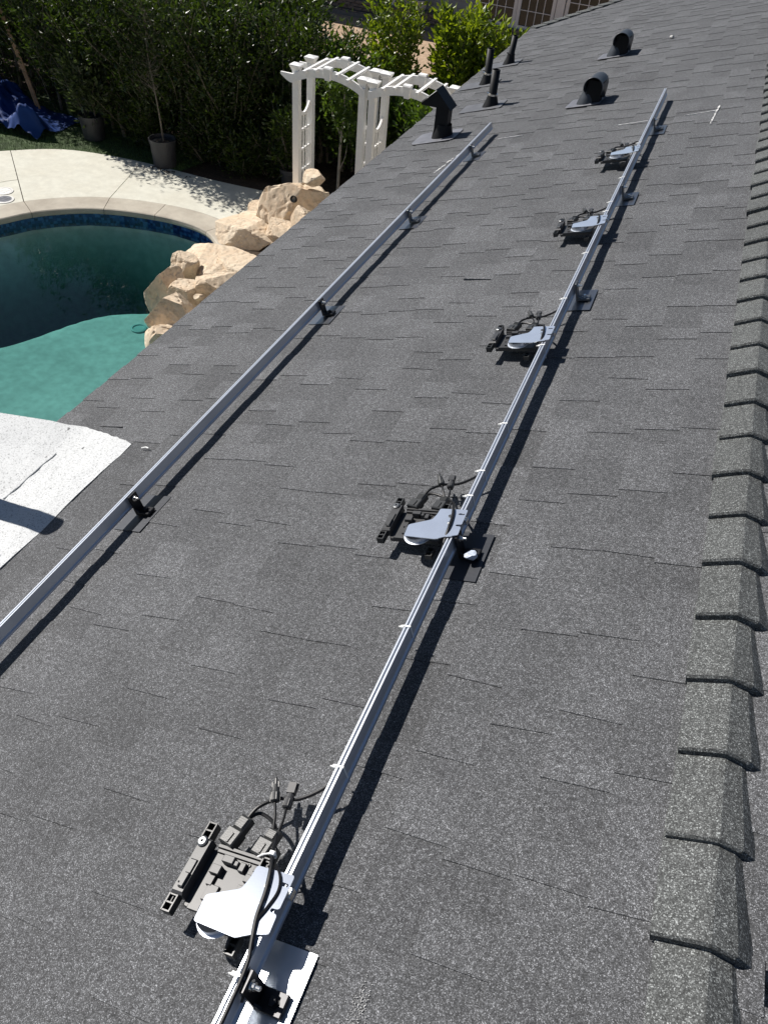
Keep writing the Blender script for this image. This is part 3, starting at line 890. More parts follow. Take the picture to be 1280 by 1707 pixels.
# ------------------------------------------------------------------ mounting rails
RT = 0.090                                   # top of the rail over the roof
def rail(label, s0, s1, t):
    o = thing("mounting_rail", label, "mounting rail", RP(s0, t, 0), ROOF_ROT, "aluminium rails on the roof")
    b = MB(); L = s1 - s0; w = .0072; h0, h1 = .043, RT
    # open channel on top, lips, slightly flared foot (local x = up the slope)
    prof = [(-w - .002, h0), (-w - .002, h0 + .008), (-w, h0 + .011), (-w, h1), (-w + .0045, h1), (-w + .0045, h1 - .0045), (w - .0045, h1 - .0045), (w - .0045, h1), (w, h1),
            (w, h0 + .011), (w + .004, h0 + .007), (w + .004, h0)]
    n = len(prof)
    A = [b.pt((x, 0, z)) for x, z in prof]; B = [b.pt((x, L, z)) for x, z in prof]
    for i in range(n):
        j = (i + 1) % n; b.face((A[i], B[i], B[j], A[j]))
    b.face(A); b.face(B[::-1])
    b.build("extrusion", M['rail'], o)
    # flat dark plate on the far end, painted in for the shaded hollow
    b = MB(); b.box((0, L + .0006, .055), (.011, .001, .018)); b.build("end_shade", M['vent_in'], o)
    return o
TL_, TR_ = 1.951, 0.7255
rail("long aluminium rail nearer the pool, carrying nothing", -0.4, 6.10, TL_)
rail("long aluminium rail nearer the ridge, carrying the black inverters", -0.2, 6.36, TR_)

# ------------------------------------------------------------------ roof mounts (flashing + L foot)
def mount_proto(label, s, t, foot, flash):
    o = thing("roof_mount", label, "roof mount", RP(s, t, 0), ROOF_ROT, "L feet holding the rails")
    b = MB()
    pl = [(-.030, -.098), (.086, -.098), (.086, .098), (-.030, .098)]
    b.hexa([(x, y, .0078) for x, y in pl], [(x, y, .0090) for x, y in pl]); b.build("flashing", flash, o)
    x0 = .0145
    b = MB()
    b.bbox((x0 + .003, 0, .0515), (.0065, .040, .077), .001); b.build("upright", foot, o)
    b = MB(); b.bbox((x0 + .0315, 0, .0175), (.050, .040, .0095), .0015); b.build("base", foot, o)
    b = MB(); b.hexa([(x0 + .007, -.019, .023), (x0 + .018, -.019, .023), (x0 + .007, -.019, .036)], [(x0 + .007, -.014, .023), (x0 + .018, -.014, .023), (x0 + .007, -.014, .036)])
    b.build("gusset", foot, o)
    R = Matrix.Rotation(math.pi / 2, 3, 'Y')
    b = MB(); b.lathe([(.0105, 0), (.0105, .002), (.0072, .002), (.0072, .009), (.0042, .009), (.0042, .019), (.003, .020)], 12, (x0 + .0065, 0, .074), R); b.build("bolt", M['steel'], o)
    b = MB(); b.lathe([(.012, 0), (.012, .0025), (.0085, .0025), (.0085, .009), (.006, .0105)], 6, (x0 + .034, 0, .0222)); b.build("lag_bolt", foot if foot is M['foot'] else M['steel'], o)
    return o
SPEC = [
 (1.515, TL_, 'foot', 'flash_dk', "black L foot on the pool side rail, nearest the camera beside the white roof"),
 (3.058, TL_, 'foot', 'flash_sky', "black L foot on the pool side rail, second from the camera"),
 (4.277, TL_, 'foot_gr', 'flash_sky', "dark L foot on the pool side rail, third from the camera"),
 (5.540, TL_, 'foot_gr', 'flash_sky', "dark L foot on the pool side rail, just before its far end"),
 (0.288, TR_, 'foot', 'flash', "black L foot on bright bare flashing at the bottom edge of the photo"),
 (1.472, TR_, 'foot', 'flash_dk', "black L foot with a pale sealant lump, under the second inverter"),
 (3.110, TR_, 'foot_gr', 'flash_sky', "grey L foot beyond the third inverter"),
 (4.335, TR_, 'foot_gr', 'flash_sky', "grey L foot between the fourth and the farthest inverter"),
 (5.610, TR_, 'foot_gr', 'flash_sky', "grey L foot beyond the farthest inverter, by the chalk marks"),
]
for s, t, ft, fl, lab in SPEC: mnt = mount_proto(lab, s, t, M[ft], M[fl])
bl = convex_rock("sealant_blob", None, RP(1.447, .672, .036), (.020, .019, .019), 4, 0, parent=house, cuts=12)
bl.parent = None; bl.data.materials.clear(); bl.data.materials.append(M['seal'])
tag(bl, "pale blue white lump of sealant on the foot under the second inverter", "sealant")

# ------------------------------------------------------------------ micro inverters
INV_S = (0.46, 1.555, 2.684, 3.858, 4.976)
INV_L = ("nearest black inverter, its aluminium bracket blazing in the sun",
         "second black inverter from the camera, above the sealant lump",
         "third black inverter from the camera, middle one of the five",
         "fourth black inverter, one before the farthest",
         "farthest black inverter on the rail, with a coiled plug beside it")
# local frame: x up the slope (0 at the rail), y along the ridge, z off the roof
def rounded(poly, r, k=3):
    out = []; n = len(poly)
    for i in range(n):
        p = Vector(poly[i]); a = (Vector(poly[i - 1]) - p); c = (Vector(poly[(i + 1) % n]) - p)
        rr = min(r, a.length * .45, c.length * .45)
        p0 = p + a.normalized() * rr; p2 = p + c.normalized() * rr
        for q in range(k + 1):
            t = q / k; out.append(tuple(p0 * (1 - t) ** 2 + p * 2 * t * (1 - t) + p2 * t * t))
    return out
def hole_plate(b, outer, holes, z0, z1):
    bm = bmesh.new()
    eds = []
    for L in [outer] + holes:
        vs = [bm.verts.new((x, y, z1)) for x, y in L]
        eds += [bm.edges.new((vs[i], vs[(i + 1) % len(vs)])) for i in range(len(vs))]
    bmesh.ops.triangle_fill(bm, edges=eds, use_beauty=True)
    bm.verts.index_update()
    T = [b.pt(v.co) for v in bm.verts]; D = [b.pt((v.co.x, v.co.y, z0)) for v in bm.verts]
    for f in bm.faces:
        ids = [v.index for v in f.verts]
        if f.normal.z < 0: ids = ids[::-1]
        b.face([T[i] for i in ids]); b.face([D[i] for i in ids[::-1]])
    for e in bm.edges:
        if len(e.link_faces) == 1:
            f = e.link_faces[0]; a, c = e.verts[0].index, e.verts[1].index
            ids = [v.index for v in f.verts]
            k = ids.index(a)
            fw = ids[(k + 1) % len(ids)] == c
            if f.normal.z < 0: fw = not fw
            b.face((T[c], T[a], D[a], D[c]) if fw else (T[a], T[c], D[c], D[a]))
    bm.free()
def slot(x0, x1, y, r):
    return [(x1 + r * math.cos(a), y + r * math.sin(a)) for a in [math.radians(q) for q in range(-90, 91, 30)]] + \
           [(x0 + r * math.cos(a), y + r * math.sin(a)) for a in [math.radians(q) for q in range(90, 271, 30)]]

def inverter():
    o = thing("microinverter", INV_L[0], "inverter", RP(INV_S[0], 0.72, 0), ROOF_ROT, "inverters hung along the upper rail")
    # aluminium bracket
    out = rounded([(-.070, .012), (.013, .015), (.0135, -.050), (-.003, -.0515), (-.003, -.0575), (.014, -.059), (.0155, -.094), (-.020, -.105), (-.044, -.118), (-.139, -.116), (-.142, -.067), (-.079, -.037), (-.072, -.014)][::-1], .0055)
    hs = [slot(-.006, .006, -.006, .0034)]
    b = MB(); hole_plate(b, out, hs, RT + .0040, RT + .0064); b.build("bracket", M['plate'], o)
    b = MB(); b.lathe([(.006, 0), (.006, .002), (.0045, .0022), (.0045, .005), (.002, .0055)], 6, (-.024, -.050, RT + .0064)); b.build("clamp_bolt", M['steel'], o)
    b = MB()
    b.lathe([(.0060, 0), (.0060, .0016), (.0046, .0016), (.0046, .0002), (.0025, .0002), (.0025, .0014), (0, .0014)], 16, (-.030, -.018, RT + .0064)); b.build("ground_stud", M['foot_gr'], o)
    b = MB(); b.bbox((.006, -.012, RT - .012), (.020, .020, .016), .002); b.build("rail_clip", M['steel'], o)
    b = MB(); b.lathe([(.041, RT - .0125), (.041, RT - .0105), (.036, RT - .0095), (.036, RT + .0036)], 26, (-.108, -.090, 0), caps=False)
    b.lathe([(.036, RT - .012), (.0, RT - .012)], 26, (-.108, -.090, 0)); b.build("spacer_disc", M['rail'], o)
    # body pan
    zb, zt = .044, .056
    b = MB()
    pan = rounded([(-.205, .030), (-.060, .030), (-.050, .010), (-.050, -.085), (-.205, -.088)], .008)
    b.bev(pan[::-1] if False else pan, zb, zt, .0015)
    b.build("body", M['plastic'], o)
    # raised relief on the pan
    r = random.Random(3); b = MB()
    for x, y, w, l, h in ((-.158, -.052, .026, .032, .004), (-.146, -.078, .020, .014, .005), (-.128, -.073, .012, .008, .003), (-.118, .010, .012, .018, .007), (-.096, -.006, .014, .016, .006),
                          (-.084, .014, .016, .010, .007), (-.135, .012, .016, .010, .009), (-.100, -.030, .020, .020, .003), (-.170, -.030, .012, .020, .005), (-.168, -.010, .022, .018, .010),
                          (-.150, .014, .026, .014, .012), (-.085, -.022, .012, .014, .004), (-.065, .014, .012, .012, .008), (-.072, -.004, .010, .012, .008)):
        b.bbox((x, y, zt + h * .75), (w, l, h * 1.5), .0012)
    b.lathe([(.004, 0), (.004, .003), (.002, .003), (.002, .001), (0, .001)], 10, (-.110, .020, zt))
    b.lathe([(.010, 0), (.010, .002), (.006, .002), (.006, .001)], 14, (-.098, -.052, zt))
    b.build("relief", M['plastic'], o)
    # cross bar below the connectors
    b = MB()
    b.bbox((-.128, .036, zt + .004), (.128, .006, .014), .0015)
    b.build("cross_bar", M['plastic'], o); b = MB(); b.bbox((-.128, .028, zt + .002), (.124, .006, .010), .0015)
    b.build("cross_bar", M['plastic'], o); b = MB()
    b.bbox((-.150, -.087, zt + .001), (.080, .007, .010), .0015)
    b.build("cross_bar", M['plastic'], o)
    # the long side rail with open ends and its screw
    b = MB()
    b.bbox((-.2155, -.020, .067), (.027, .116, .026), .004)
    b.bbox((-.2150, -.034, .079), (.016, .050, .010), .002); b.bbox((-.2115, -.052, .080), (.010, .030, .014), .002)
    b.bbox((-.2270, -.024, .062), (.006, .140, .010), .002)
    b.build("side_block", M['plastic'], o)
    b = MB(); b.lathe([(.0115, 0), (.0115, .004), (.008, .006), (.003, .006), (.003, .002), (0, .002)], 20, (-.220, .028, .0795)); b.build("screw", M['foot_gr'], o)
    def ear(cx, y0, y1, z0, z1, w=.021, nm="mounting_ear"):
        b = MB(); tk = .0028
        for x in (cx - w / 2 + tk / 2, cx + w / 2 - tk / 2): b.box((x, (y0 + y1) / 2, (z0 + z1) / 2), (tk, y1 - y0, z1 - z0))
        for q in (y0 + tk / 2, (y0 + y1) / 2, y1 - tk / 2): b.box((cx, q, (z0 + z1) / 2 - .0004), (w - 2 * tk - .0002, tk, z1 - z0 - .0008))
        b.box((cx, (y0 + y1) / 2, z0 + .002), (w - 2 * tk - .0004, y1 - y0 - .0004, .003))
        b.build(nm, M['plastic2'], o)
    ear(-.222, .036, .072, .056, .078); ear(-.222, -.112, -.078, .054, .074)
    ear(-.070, .014, .062, .052, .074)
    ear(-.070, -.135, -.100, .030, .046, nm="lower_ear")
    # two connector housings
    def conn(x, y0, ang, l1, l2, nm):
        Tm = Matrix.Translation((x, y0, .062)) @ Matrix.Rotation(ang, 4, 'Z')
        b = MB(); b.T = Tm
        b.bbox((0, l1 / 2, .002), (.036, l1, .026), .003); b.bbox((.004, l1 * .4, .0162), (.004, l1 * .6, .003), .0008)
        b.bbox((0, l1 + l2 / 2 - .001, .001), (.029, l2, .022), .006)
        for q in range(4): b.box((0, l1 + l2 * (.25 + .15 * q), .0125), (.020, .0016, .0014))
        b.build(nm, M['plastic2'], o)
        return lambda px, py, pz: Tm @ Vector((px, py, pz))
    f1 = conn(-.176, .040, math.radians(-12), .036, .034, "dc_connector")
    f2 = conn(-.096, .038, math.radians(-8), .036, .026, "ac_connector")
    # two short leads with plugs
    for k, (dx, end, rot) in enumerate(((-.006, (-.118, .152, .070), -4), (.007, (-.090, .148, .064), -12))):
        st = f2(dx, .060, .002); e = Vector(end)
        b = MB(); b.tube([st, st.lerp(e, .5) + Vector((.003, 0, .003)), e], .0031, 8, spline=5); b.build("lead", M['cable'], o)
        d = (e - st).normalized(); q = d.to_track_quat('Z', 'Y').to_matrix()
        b = MB()
        b.lathe([(.007, 0), (.0102, .002), (.0102, .021), (.0086, .023), (.0086, .031), (.0066, .032), (.0066, .038)], 12, e, q)
        for a in range(6):
            g = Vector((math.cos(a * 1.047) * .0104, math.sin(a * 1.047) * .0104, .010)); b.box(e + q @ g, (.0016, .0016, .016), q)
        if k == 0:
            b.lathe([(.0036, .034), (.0036, .052), (.0028, .056)], 10, e, q)
            for sx in (-1, 1): b.box(e + q @ Vector((sx * .0068, 0, .036)), (.002, .005, .016), q)
        else:
            b.box(e + q @ Vector((0, 0, .045)), (.018, .015, .024), q); b.box(e + q @ Vector((.0, 0, .052)), (.023, .005, .013), q)
        b.build("plug", M['plastic2'] if k == 0 else M['plastic'], o)
    return o
inv0 = inverter()
invs = [inv0]
for i in range(1, 5):
    c = copy_tree(inv0); c.location = RP(INV_S[i], 0.72, 0); c["label"] = INV_L[i]
    c.rotation_euler = (0, -TH, math.radians((0, .8, -.6, 1.0, -1.0)[i])); invs.append(c)
bpy.context.view_layer.update()

# ------------------------------------------------------------------ trunk cables, looping off each inverter and over its bracket
def LP(i, x, y, z): return RP(INV_S[i] + y, 0.72 - x, z)
def cable(i, label, paths, rad=.0040):
    b = MB()
    for P in paths: b.tube([LP(i, *p) for p in P], rad, 8, spline=7)
    return tag(b.build("trunk_cable", M['cable']), label, "cable", "black cables along the upper rail")
CL = ("black cable crossing the blazing bracket of the nearest inverter", "black cable looping off the second inverter over its bracket",
      "black cable looping off the third inverter", "black cable looping off the fourth inverter", "black cable looping off the farthest inverter")
for i in range(5):
    A = [(-.163, .106, .062), (-.150, .135, .066), (-.118, .165, .062), (-.075, .178, .058), (-.030, .215, .062), (-.014, .250, .068), (-.012, .30, .062), (-.013, .52, .060)]
    B = [(-.163, .106, .060), (-.148, .128, .052), (-.110, .118, .050), (-.078, .085, .070), (-.056, .045, .092), (-.038, .012, .1015), (-.026, -.030, .1015), (-.020, -.075, .1005), (-.008, -.115, .099), (.002, -.150, .0965), (.005, -.21, .0955), (.006, -.36, .0945)]
    if i in (1, 2, 3):
        B = [(-.163, .106, .060), (-.140, .120, .060), (-.095, .105, .060), (-.050, .060, .078), (-.030, .012, .1015), (-.020, -.030, .1015), (-.0165, -.075, .100), (-.0185, -.115, .086), (-.0172, -.16, .074), (-.0172, -.42, .066)]
    if i == 4:
        A = [(-.163, .106, .062), (-.150, .130, .070), (-.110, .145, .066), (-.06, .135, .075), (-.030, .125, .088), (-.022, .150, .078), (-.040, .160, .070), (-.045, .135, .078), (-.020, .115, .086), (-.013, .20, .066)]
        B = [(-.163, .106, .060), (-.140, .120, .060), (-.095, .095, .066), (-.050, .050, .078), (-.030, .012, .1015), (-.020, -.030, .1015), (-.0165, -.075, .100), (-.016, -.13, .084), (-.0145, -.30, .066)]
    ch = [A, B]
    if i < 0:   # the slack that hangs under the rail
        ch.append([(-.078, .085, .052), (-.055, .070, .040), (-.030, .115, .032), (.010, .150, .026), (.045, .175, .020), (.030, .190, .030), (-.012, .215, .055)])
        if i == 0: ch.append([(-.050, .075, .040), (-.010, .030, .028), (.030, -.010, .022), (.035, -.030, .026), (.018, -.045, .05)])
    cable(i, CL[i], ch)

# thin second wire over the nearest bracket
b = MB(); b.tube([LP(0, *p) for p in [(-.060, .040, .088), (-.018, .010, .0995), (-.004, -.020, .0993), (-.010, -.055, .0993), (-.018, -.085, .0993), (-.006, -.125, .088), (.011, -.20, .070)]], .0026, 6, spline=6)
tag(b.build("thin_wire", M['cable']), "thin black wire beside the thick cable on the nearest bracket", "wire")

# ------------------------------------------------------------------ white cable ties
def tie(s, t, lab, top=RT, w=.0092, both=True):
    o = thing("cable_tie", lab, "cable tie", RP(s, t, 0), ROOF_ROT, "white nylon cable ties")
    b = MB(); h0 = .036; e = .0022
    L = [(-w, h0), (-w, top + .0012), (w, top + .0012), (w, h0)]
    for i in range(4):
        a, c = Vector(L[i]), Vector(L[(i + 1) % 4]); d = c - a; m_ = (a + c) / 2; ang = math.atan2(d.y, d.x)
        R = Matrix.Rotation(-ang, 3, 'Y')
        b.box((m_.x, 0, m_.y), (d.length + .0012, .0042 + .0002 * i, .0014), R)
    b.build("band", M['tie'], o)
    b = MB(); b.bbox((-w - .004, 0, top - .004), (.008, .008, .007), .0012); b.tube([(-w - .006, 0, top - .004), (-w - .013, -.003, top - .002)], .0022, 6); b.build("head", M['tie'], o)
    return o
for s, lab in ((.292, "white cable tie on the upper rail, nearest the camera below the blazing bracket"),
               (.714, "white cable tie on the upper rail just past the nearest inverter's plugs"),
               (1.118, "white cable tie halfway between the nearest and the second inverter"),
               (1.642, "white cable tie just beyond the second inverter's bracket"),
               (1.765, "white cable tie where the second inverter's cable meets the rail"),
               (2.026, "lone white cable tie between the second and third inverters"),
               (2.560, "white cable tie just before the third inverter's bracket"),
               (2.955, "white cable tie beyond the third inverter where its cable reaches the rail"),
               (3.425, "white cable tie between the third and fourth inverters"),
               (3.945, "white cable tie just beyond the fourth inverter's bracket"),
               (4.075, "white cable tie where the fourth inverter's cable meets the rail"),
               (4.450, "white cable tie between the fourth and the farthest inverter"),
               (4.868, "white cable tie just before the farthest inverter's bracket"),
               (5.075, "white cable tie just beyond the farthest inverter's bracket")):
    tie(s, TR_, lab)
o = thing("cable_tie", "white cable tie bundling the cables above the nearest inverter's ear", "cable tie", LP(0, -.052, .040, .092), ROOF_ROT, "white nylon cable ties")
b = MB(); b.tube([(.007 * math.cos(a), 0.002 * math.sin(a * 2), .007 * math.sin(a)) for a in [i * .524 for i in range(13)]], .0016, 6); b.build("band", M['tie'], o)
b = MB(); b.bbox((.002, 0, .010), (.011, .008, .007), .001); b.tube([(0, 0, .009), (-.016, -.008, .010), (-.026, -.014, .006)], .0018, 6); b.build("head", M['tie'], o)

# ------------------------------------------------------------------ chalk marks and a dark twig on the shingles
def chalk(label, a, c, w, n, seed):
    r = random.Random(seed); b = MB()
    A, C_ = Vector(a), Vector(c); d = (C_ - A); L = d.length; d /= L; p = Vector((-d.y, d.x))
    for i in range(n):
        t = r.random() * L; l = r.uniform(.006, .03); k = r.uniform(.15, 1) * w; o_ = r.gauss(0, w * .35)
        q = A + d * t + p * o_; e = q + d * l
        P = [q - p * k / 2, q + p * k * r.uniform(.2, .5), e + p * k / 2, e - p * k * r.uniform(.2, .5)]
        h = 0.0094 + .0006 * r.random()
        b.hexa([RP(x.x, x.y, .004) for x in P], [RP(x.x, x.y, h) for x in P])
    o = b.build("chalk_mark", M['chalk']); return tag(o, label, "chalk mark", "white chalk marks on the shingles")
chalk("white chalk line left of the upper rail's far end", (5.866, .985), (5.872, .80), .006, 46, 1)
chalk("white chalk line right of the upper rail's far end", (5.88, .555), (5.90, .375), .005, 36, 2)
chalk("white chalk cross stroke standing farther right than the other marks", (5.60, .372), (6.02, .345), .008, 60, 3)
chalk("white chalk line right of the pool side rail's far end", (5.93, 1.86), (5.94, 1.70), .005, 60, 4)
chalk("white chalk scribble hugging the left of the pool side rail", (5.25, 2.13), (5.62, 2.08), .011, 42, 5)
def smudge():
    b = MB(); r = random.Random(9)
    for _ in range(170):
        s = .335 + r.gauss(0, .020); t = .532 + r.gauss(0, .009) + (s - .335) * .1; k = r.uniform(.0003, .0009)
        h = .0080
        P = [(s - k, t - k * r.random()), (s + k * r.random(), t - k), (s + k, t + k * r.random()), (s - k * r.random(), t + k)]
        b.hexa([RP(x, y, .006) for x, y in P], [RP(x, y, h) for x, y in P])
    return tag(b.build("chalk_mark", M['chalk']), "white powdery smudge at the bottom edge, right of the bright flashing", "chalk mark", "white chalk marks on the shingles")
smudge()
# ------------------------------------------------------------------ vents on the roof
def vent_flash(o, x0, x1, y0, y1, mat, r=.03):
    b = MB(); P = rounded([(x0, y0), (x1, y0), (x1, y1), (x0, y1)], r); b.bev(P, .009, .0125, .001); b.build("flashing", mat, o)
def hooded(label, s, t, yaw):
    o = thing("hooded_vent", label, "roof vent", RP(s, t, 0), (0, 0, yaw), "hooded exhaust vents")
    fl = MB(); fl.T = Matrix.Rotation(-TH, 4, 'Y')
    P = rounded([(-.185, -.13), (.08, -.13), (.08, .13), (-.185, .13)], .03); fl.bev(P, .010, .0135, .001); fl.build("flashing", M['lead'], o)
    b = MB(); b.smooth = True
    # conical base, high on the downslope side
    b.lathe([(.084, -.03), (.078, .0), (.062, .05), (.050, .09), (.045, .12)], 24, (-.034, -.02, 0), caps=False); b.build("base_cone", M['vent_gr'], o)
    # scoop: half round hood, open to the near end, closed behind by a rounded back
    b = MB(); b.smooth = True
    R = .066; zc = .130; n = 16
    rows = []
    for y, k, sk in ((-.125, 1.06, -.01), (-.118, 1.03, -.03), (-.05, 1.0, -.06), (.04, 1.0, -.09), (.09, .97, -.09), (.115, .88, -.08), (.13, .70, -.06), (.137, .40, -.03)):
        row = []
        for i in range(n + 1):
            a = math.pi * i / n
            x = R * k * math.cos(a); z = zc + R * k * math.sin(a)
            row.append(b.pt((x, y, z)))
        low = []
        rows.append([b.pt((R * k, y, zc + sk))] + row + [b.pt((-R * k, y, zc + sk))])
    for q in range(len(rows) - 1):
        for i in range(len(rows[0]) - 1):
            b.face((rows[q][i], rows[q][i + 1], rows[q + 1][i + 1], rows[q + 1][i]))
    b.face(rows[-1])
    hd_ = b.build("hood", M['vent_gr'], o)
    sd = hd_.modifiers.new("thickness", 'SOLIDIFY'); sd.thickness = .004; sd.offset = -1
    b = MB(); b.box((.006, -.03, .07), (.112, .09, .20)); 
    b.lathe([(.060, .0), (.060, .140)], 20, (0, .01, 0)); b.build("throat", M['vent_in'], o)
    return o
hooded("nearer grey hooded roof vent with its dark mouth towards the camera", 6.66, 1.30, math.radians(-4))
hooded("farther grey hooded roof vent, smaller in view, high up the slope", 8.36, 1.36, math.radians(-4))

# T shaped black flue with a gabled cap
o = thing("capped_flue", "tall black flue with a gabled cap by the end of the pool side rail", "flue", RP(6.235, 2.385, 0))
fl = MB(); fl.T = Matrix.Rotation(-TH, 4, 'Y'); P = rounded([(-.25, -.15), (.12, -.15), (.12, .16), (-.25, .16)], .06); fl.bev(P, .010, .014, .001); fl.build("flashing", M['lead'], o)
b = MB(); b.smooth = True; b.lathe([(.090, -.045), (.082, .02), (.066, .085), (.064, .10)], 20, (-.022, 0, 0), caps=False); b.build("base_cone", M['vent_bk'], o)
b = MB(); b.bbox((-.034, 0, .11), (.104, .104, .228), .004); b.build("pipe", M['vent_bk'], o)
b = MB(); w, hgt, y0, y1, zb = .116, .120, -.068, .068, .222
cx = -.092
b.hexa([(cx - w, y0, zb), (cx + w, y0, zb), (cx + w, y0, zb + .012), (cx, y0, zb + hgt), (cx - w, y0, zb + .012)][::-1],
       [(cx - w, y1, zb), (cx + w, y1, zb), (cx + w, y1, zb + .012), (cx, y1, zb + hgt), (cx - w, y1, zb + .012)][::-1])
b.build("gabled_cap", M['vent_bk'], o)
for sx in (1, -1):
    b = MB(); a0 = Vector((cx + sx * (w + .016), 0, zb - .002)); a1 = Vector((cx - sx * .004, 0, zb + hgt + .006)); d = (a1 - a0).normalized(); nn = Vector((-d.z * -1 if sx < 0 else d.z * -1, 0, 0))
    up = Vector((0, 1, 0)).cross(d); up = up if up.z > 0 else -up
    lo = [a0 + Vector((0, y0 - .012, 0)), a0 + Vector((0, y1 + .012, 0)), a1 + Vector((0, y1 + .012, 0)), a1 + Vector((0, y0 - .012, 0))]
    b.hexa([p + up * .001 for p in lo] if sx > 0 else [p + up * .001 for p in lo][::-1], [p + up * .005 for p in lo] if sx > 0 else [p + up * .005 for p in lo][::-1])
    b.build("cap_slope", M['vent_bk'], o)

def pipe_vent(label, s, t, h, r, lean):
    o = thing("vent_pipe", label, "vent pipe", RP(s, t, 0), (0, lean, 0), "round black vent pipes")
    fl = MB(); fl.T = Matrix.Rotation(-TH - lean, 4, 'Y'); P = rounded([(-.26, -.13), (.12, -.13), (.12, .13), (-.26, .13)], .02); fl.bev(P, .009, .0125, .001); fl.build("flashing", M['lead_dk'], o)
    b = MB(); b.smooth = True; b.lathe([(r * 2.35, -.045), (r * 2.2, -.01), (r * 1.55, .045), (r * 1.22, .085), (r * 1.16, .10)], 22, caps=False); b.build("flashing_cone", M['vent_bk'], o)
    b = MB(); b.lathe([(r * 1.20, .092), (r * 1.24, .096), (r * 1.24, .106), (r * 1.0, .108)], 22, caps=False)
    b.bbox((-r * 1.3, 0, .101), (.016, .018, .010), .002); b.build("clamp_ring", M['steel'] if 'collar' in label else M['vent_bk'], o)
    b = MB(); b.smooth = True; b.lathe([(r, -.02), (r, h), (r * .88, h)], 22, caps=False); b.build("pipe", M['vent_bk'], o)
    b = MB(); b.lathe([(r * .88, h), (r * .88, h - .07), (0, h - .07)], 22, caps=False); b.build("bore", M['vent_in'], o)
    return o
pipe_vent("nearest of three thin black vent pipes, with a shiny collar at its cone", 7.06, 2.24, .290, .035, math.radians(-1))
pipe_vent("thin black vent pipe standing closest to the eave, shiny collar", 8.03, 2.565, .31, .034, math.radians(-2))
pipe_vent("farthest thin black vent pipe, without flashing in view", 8.87, 2.565, .27, .031, math.radians(3))

b = MB(); b.tube([RP(8.72, .955, .016), RP(8.70, .93, .018)], .012, 6); tag(b.build("pebble", M['urn']), "small pale pebble lying on the upper shingles", "pebble")
b = MB(); b.tube([RP(1.888, 2.215, .013), RP(1.893, 2.195, .014), RP(1.890, 2.18, .013)], .003, 6); tag(b.build("paint_chip", M['tie']), "tiny white scrap on the shingles above the white felt corner", "scrap")
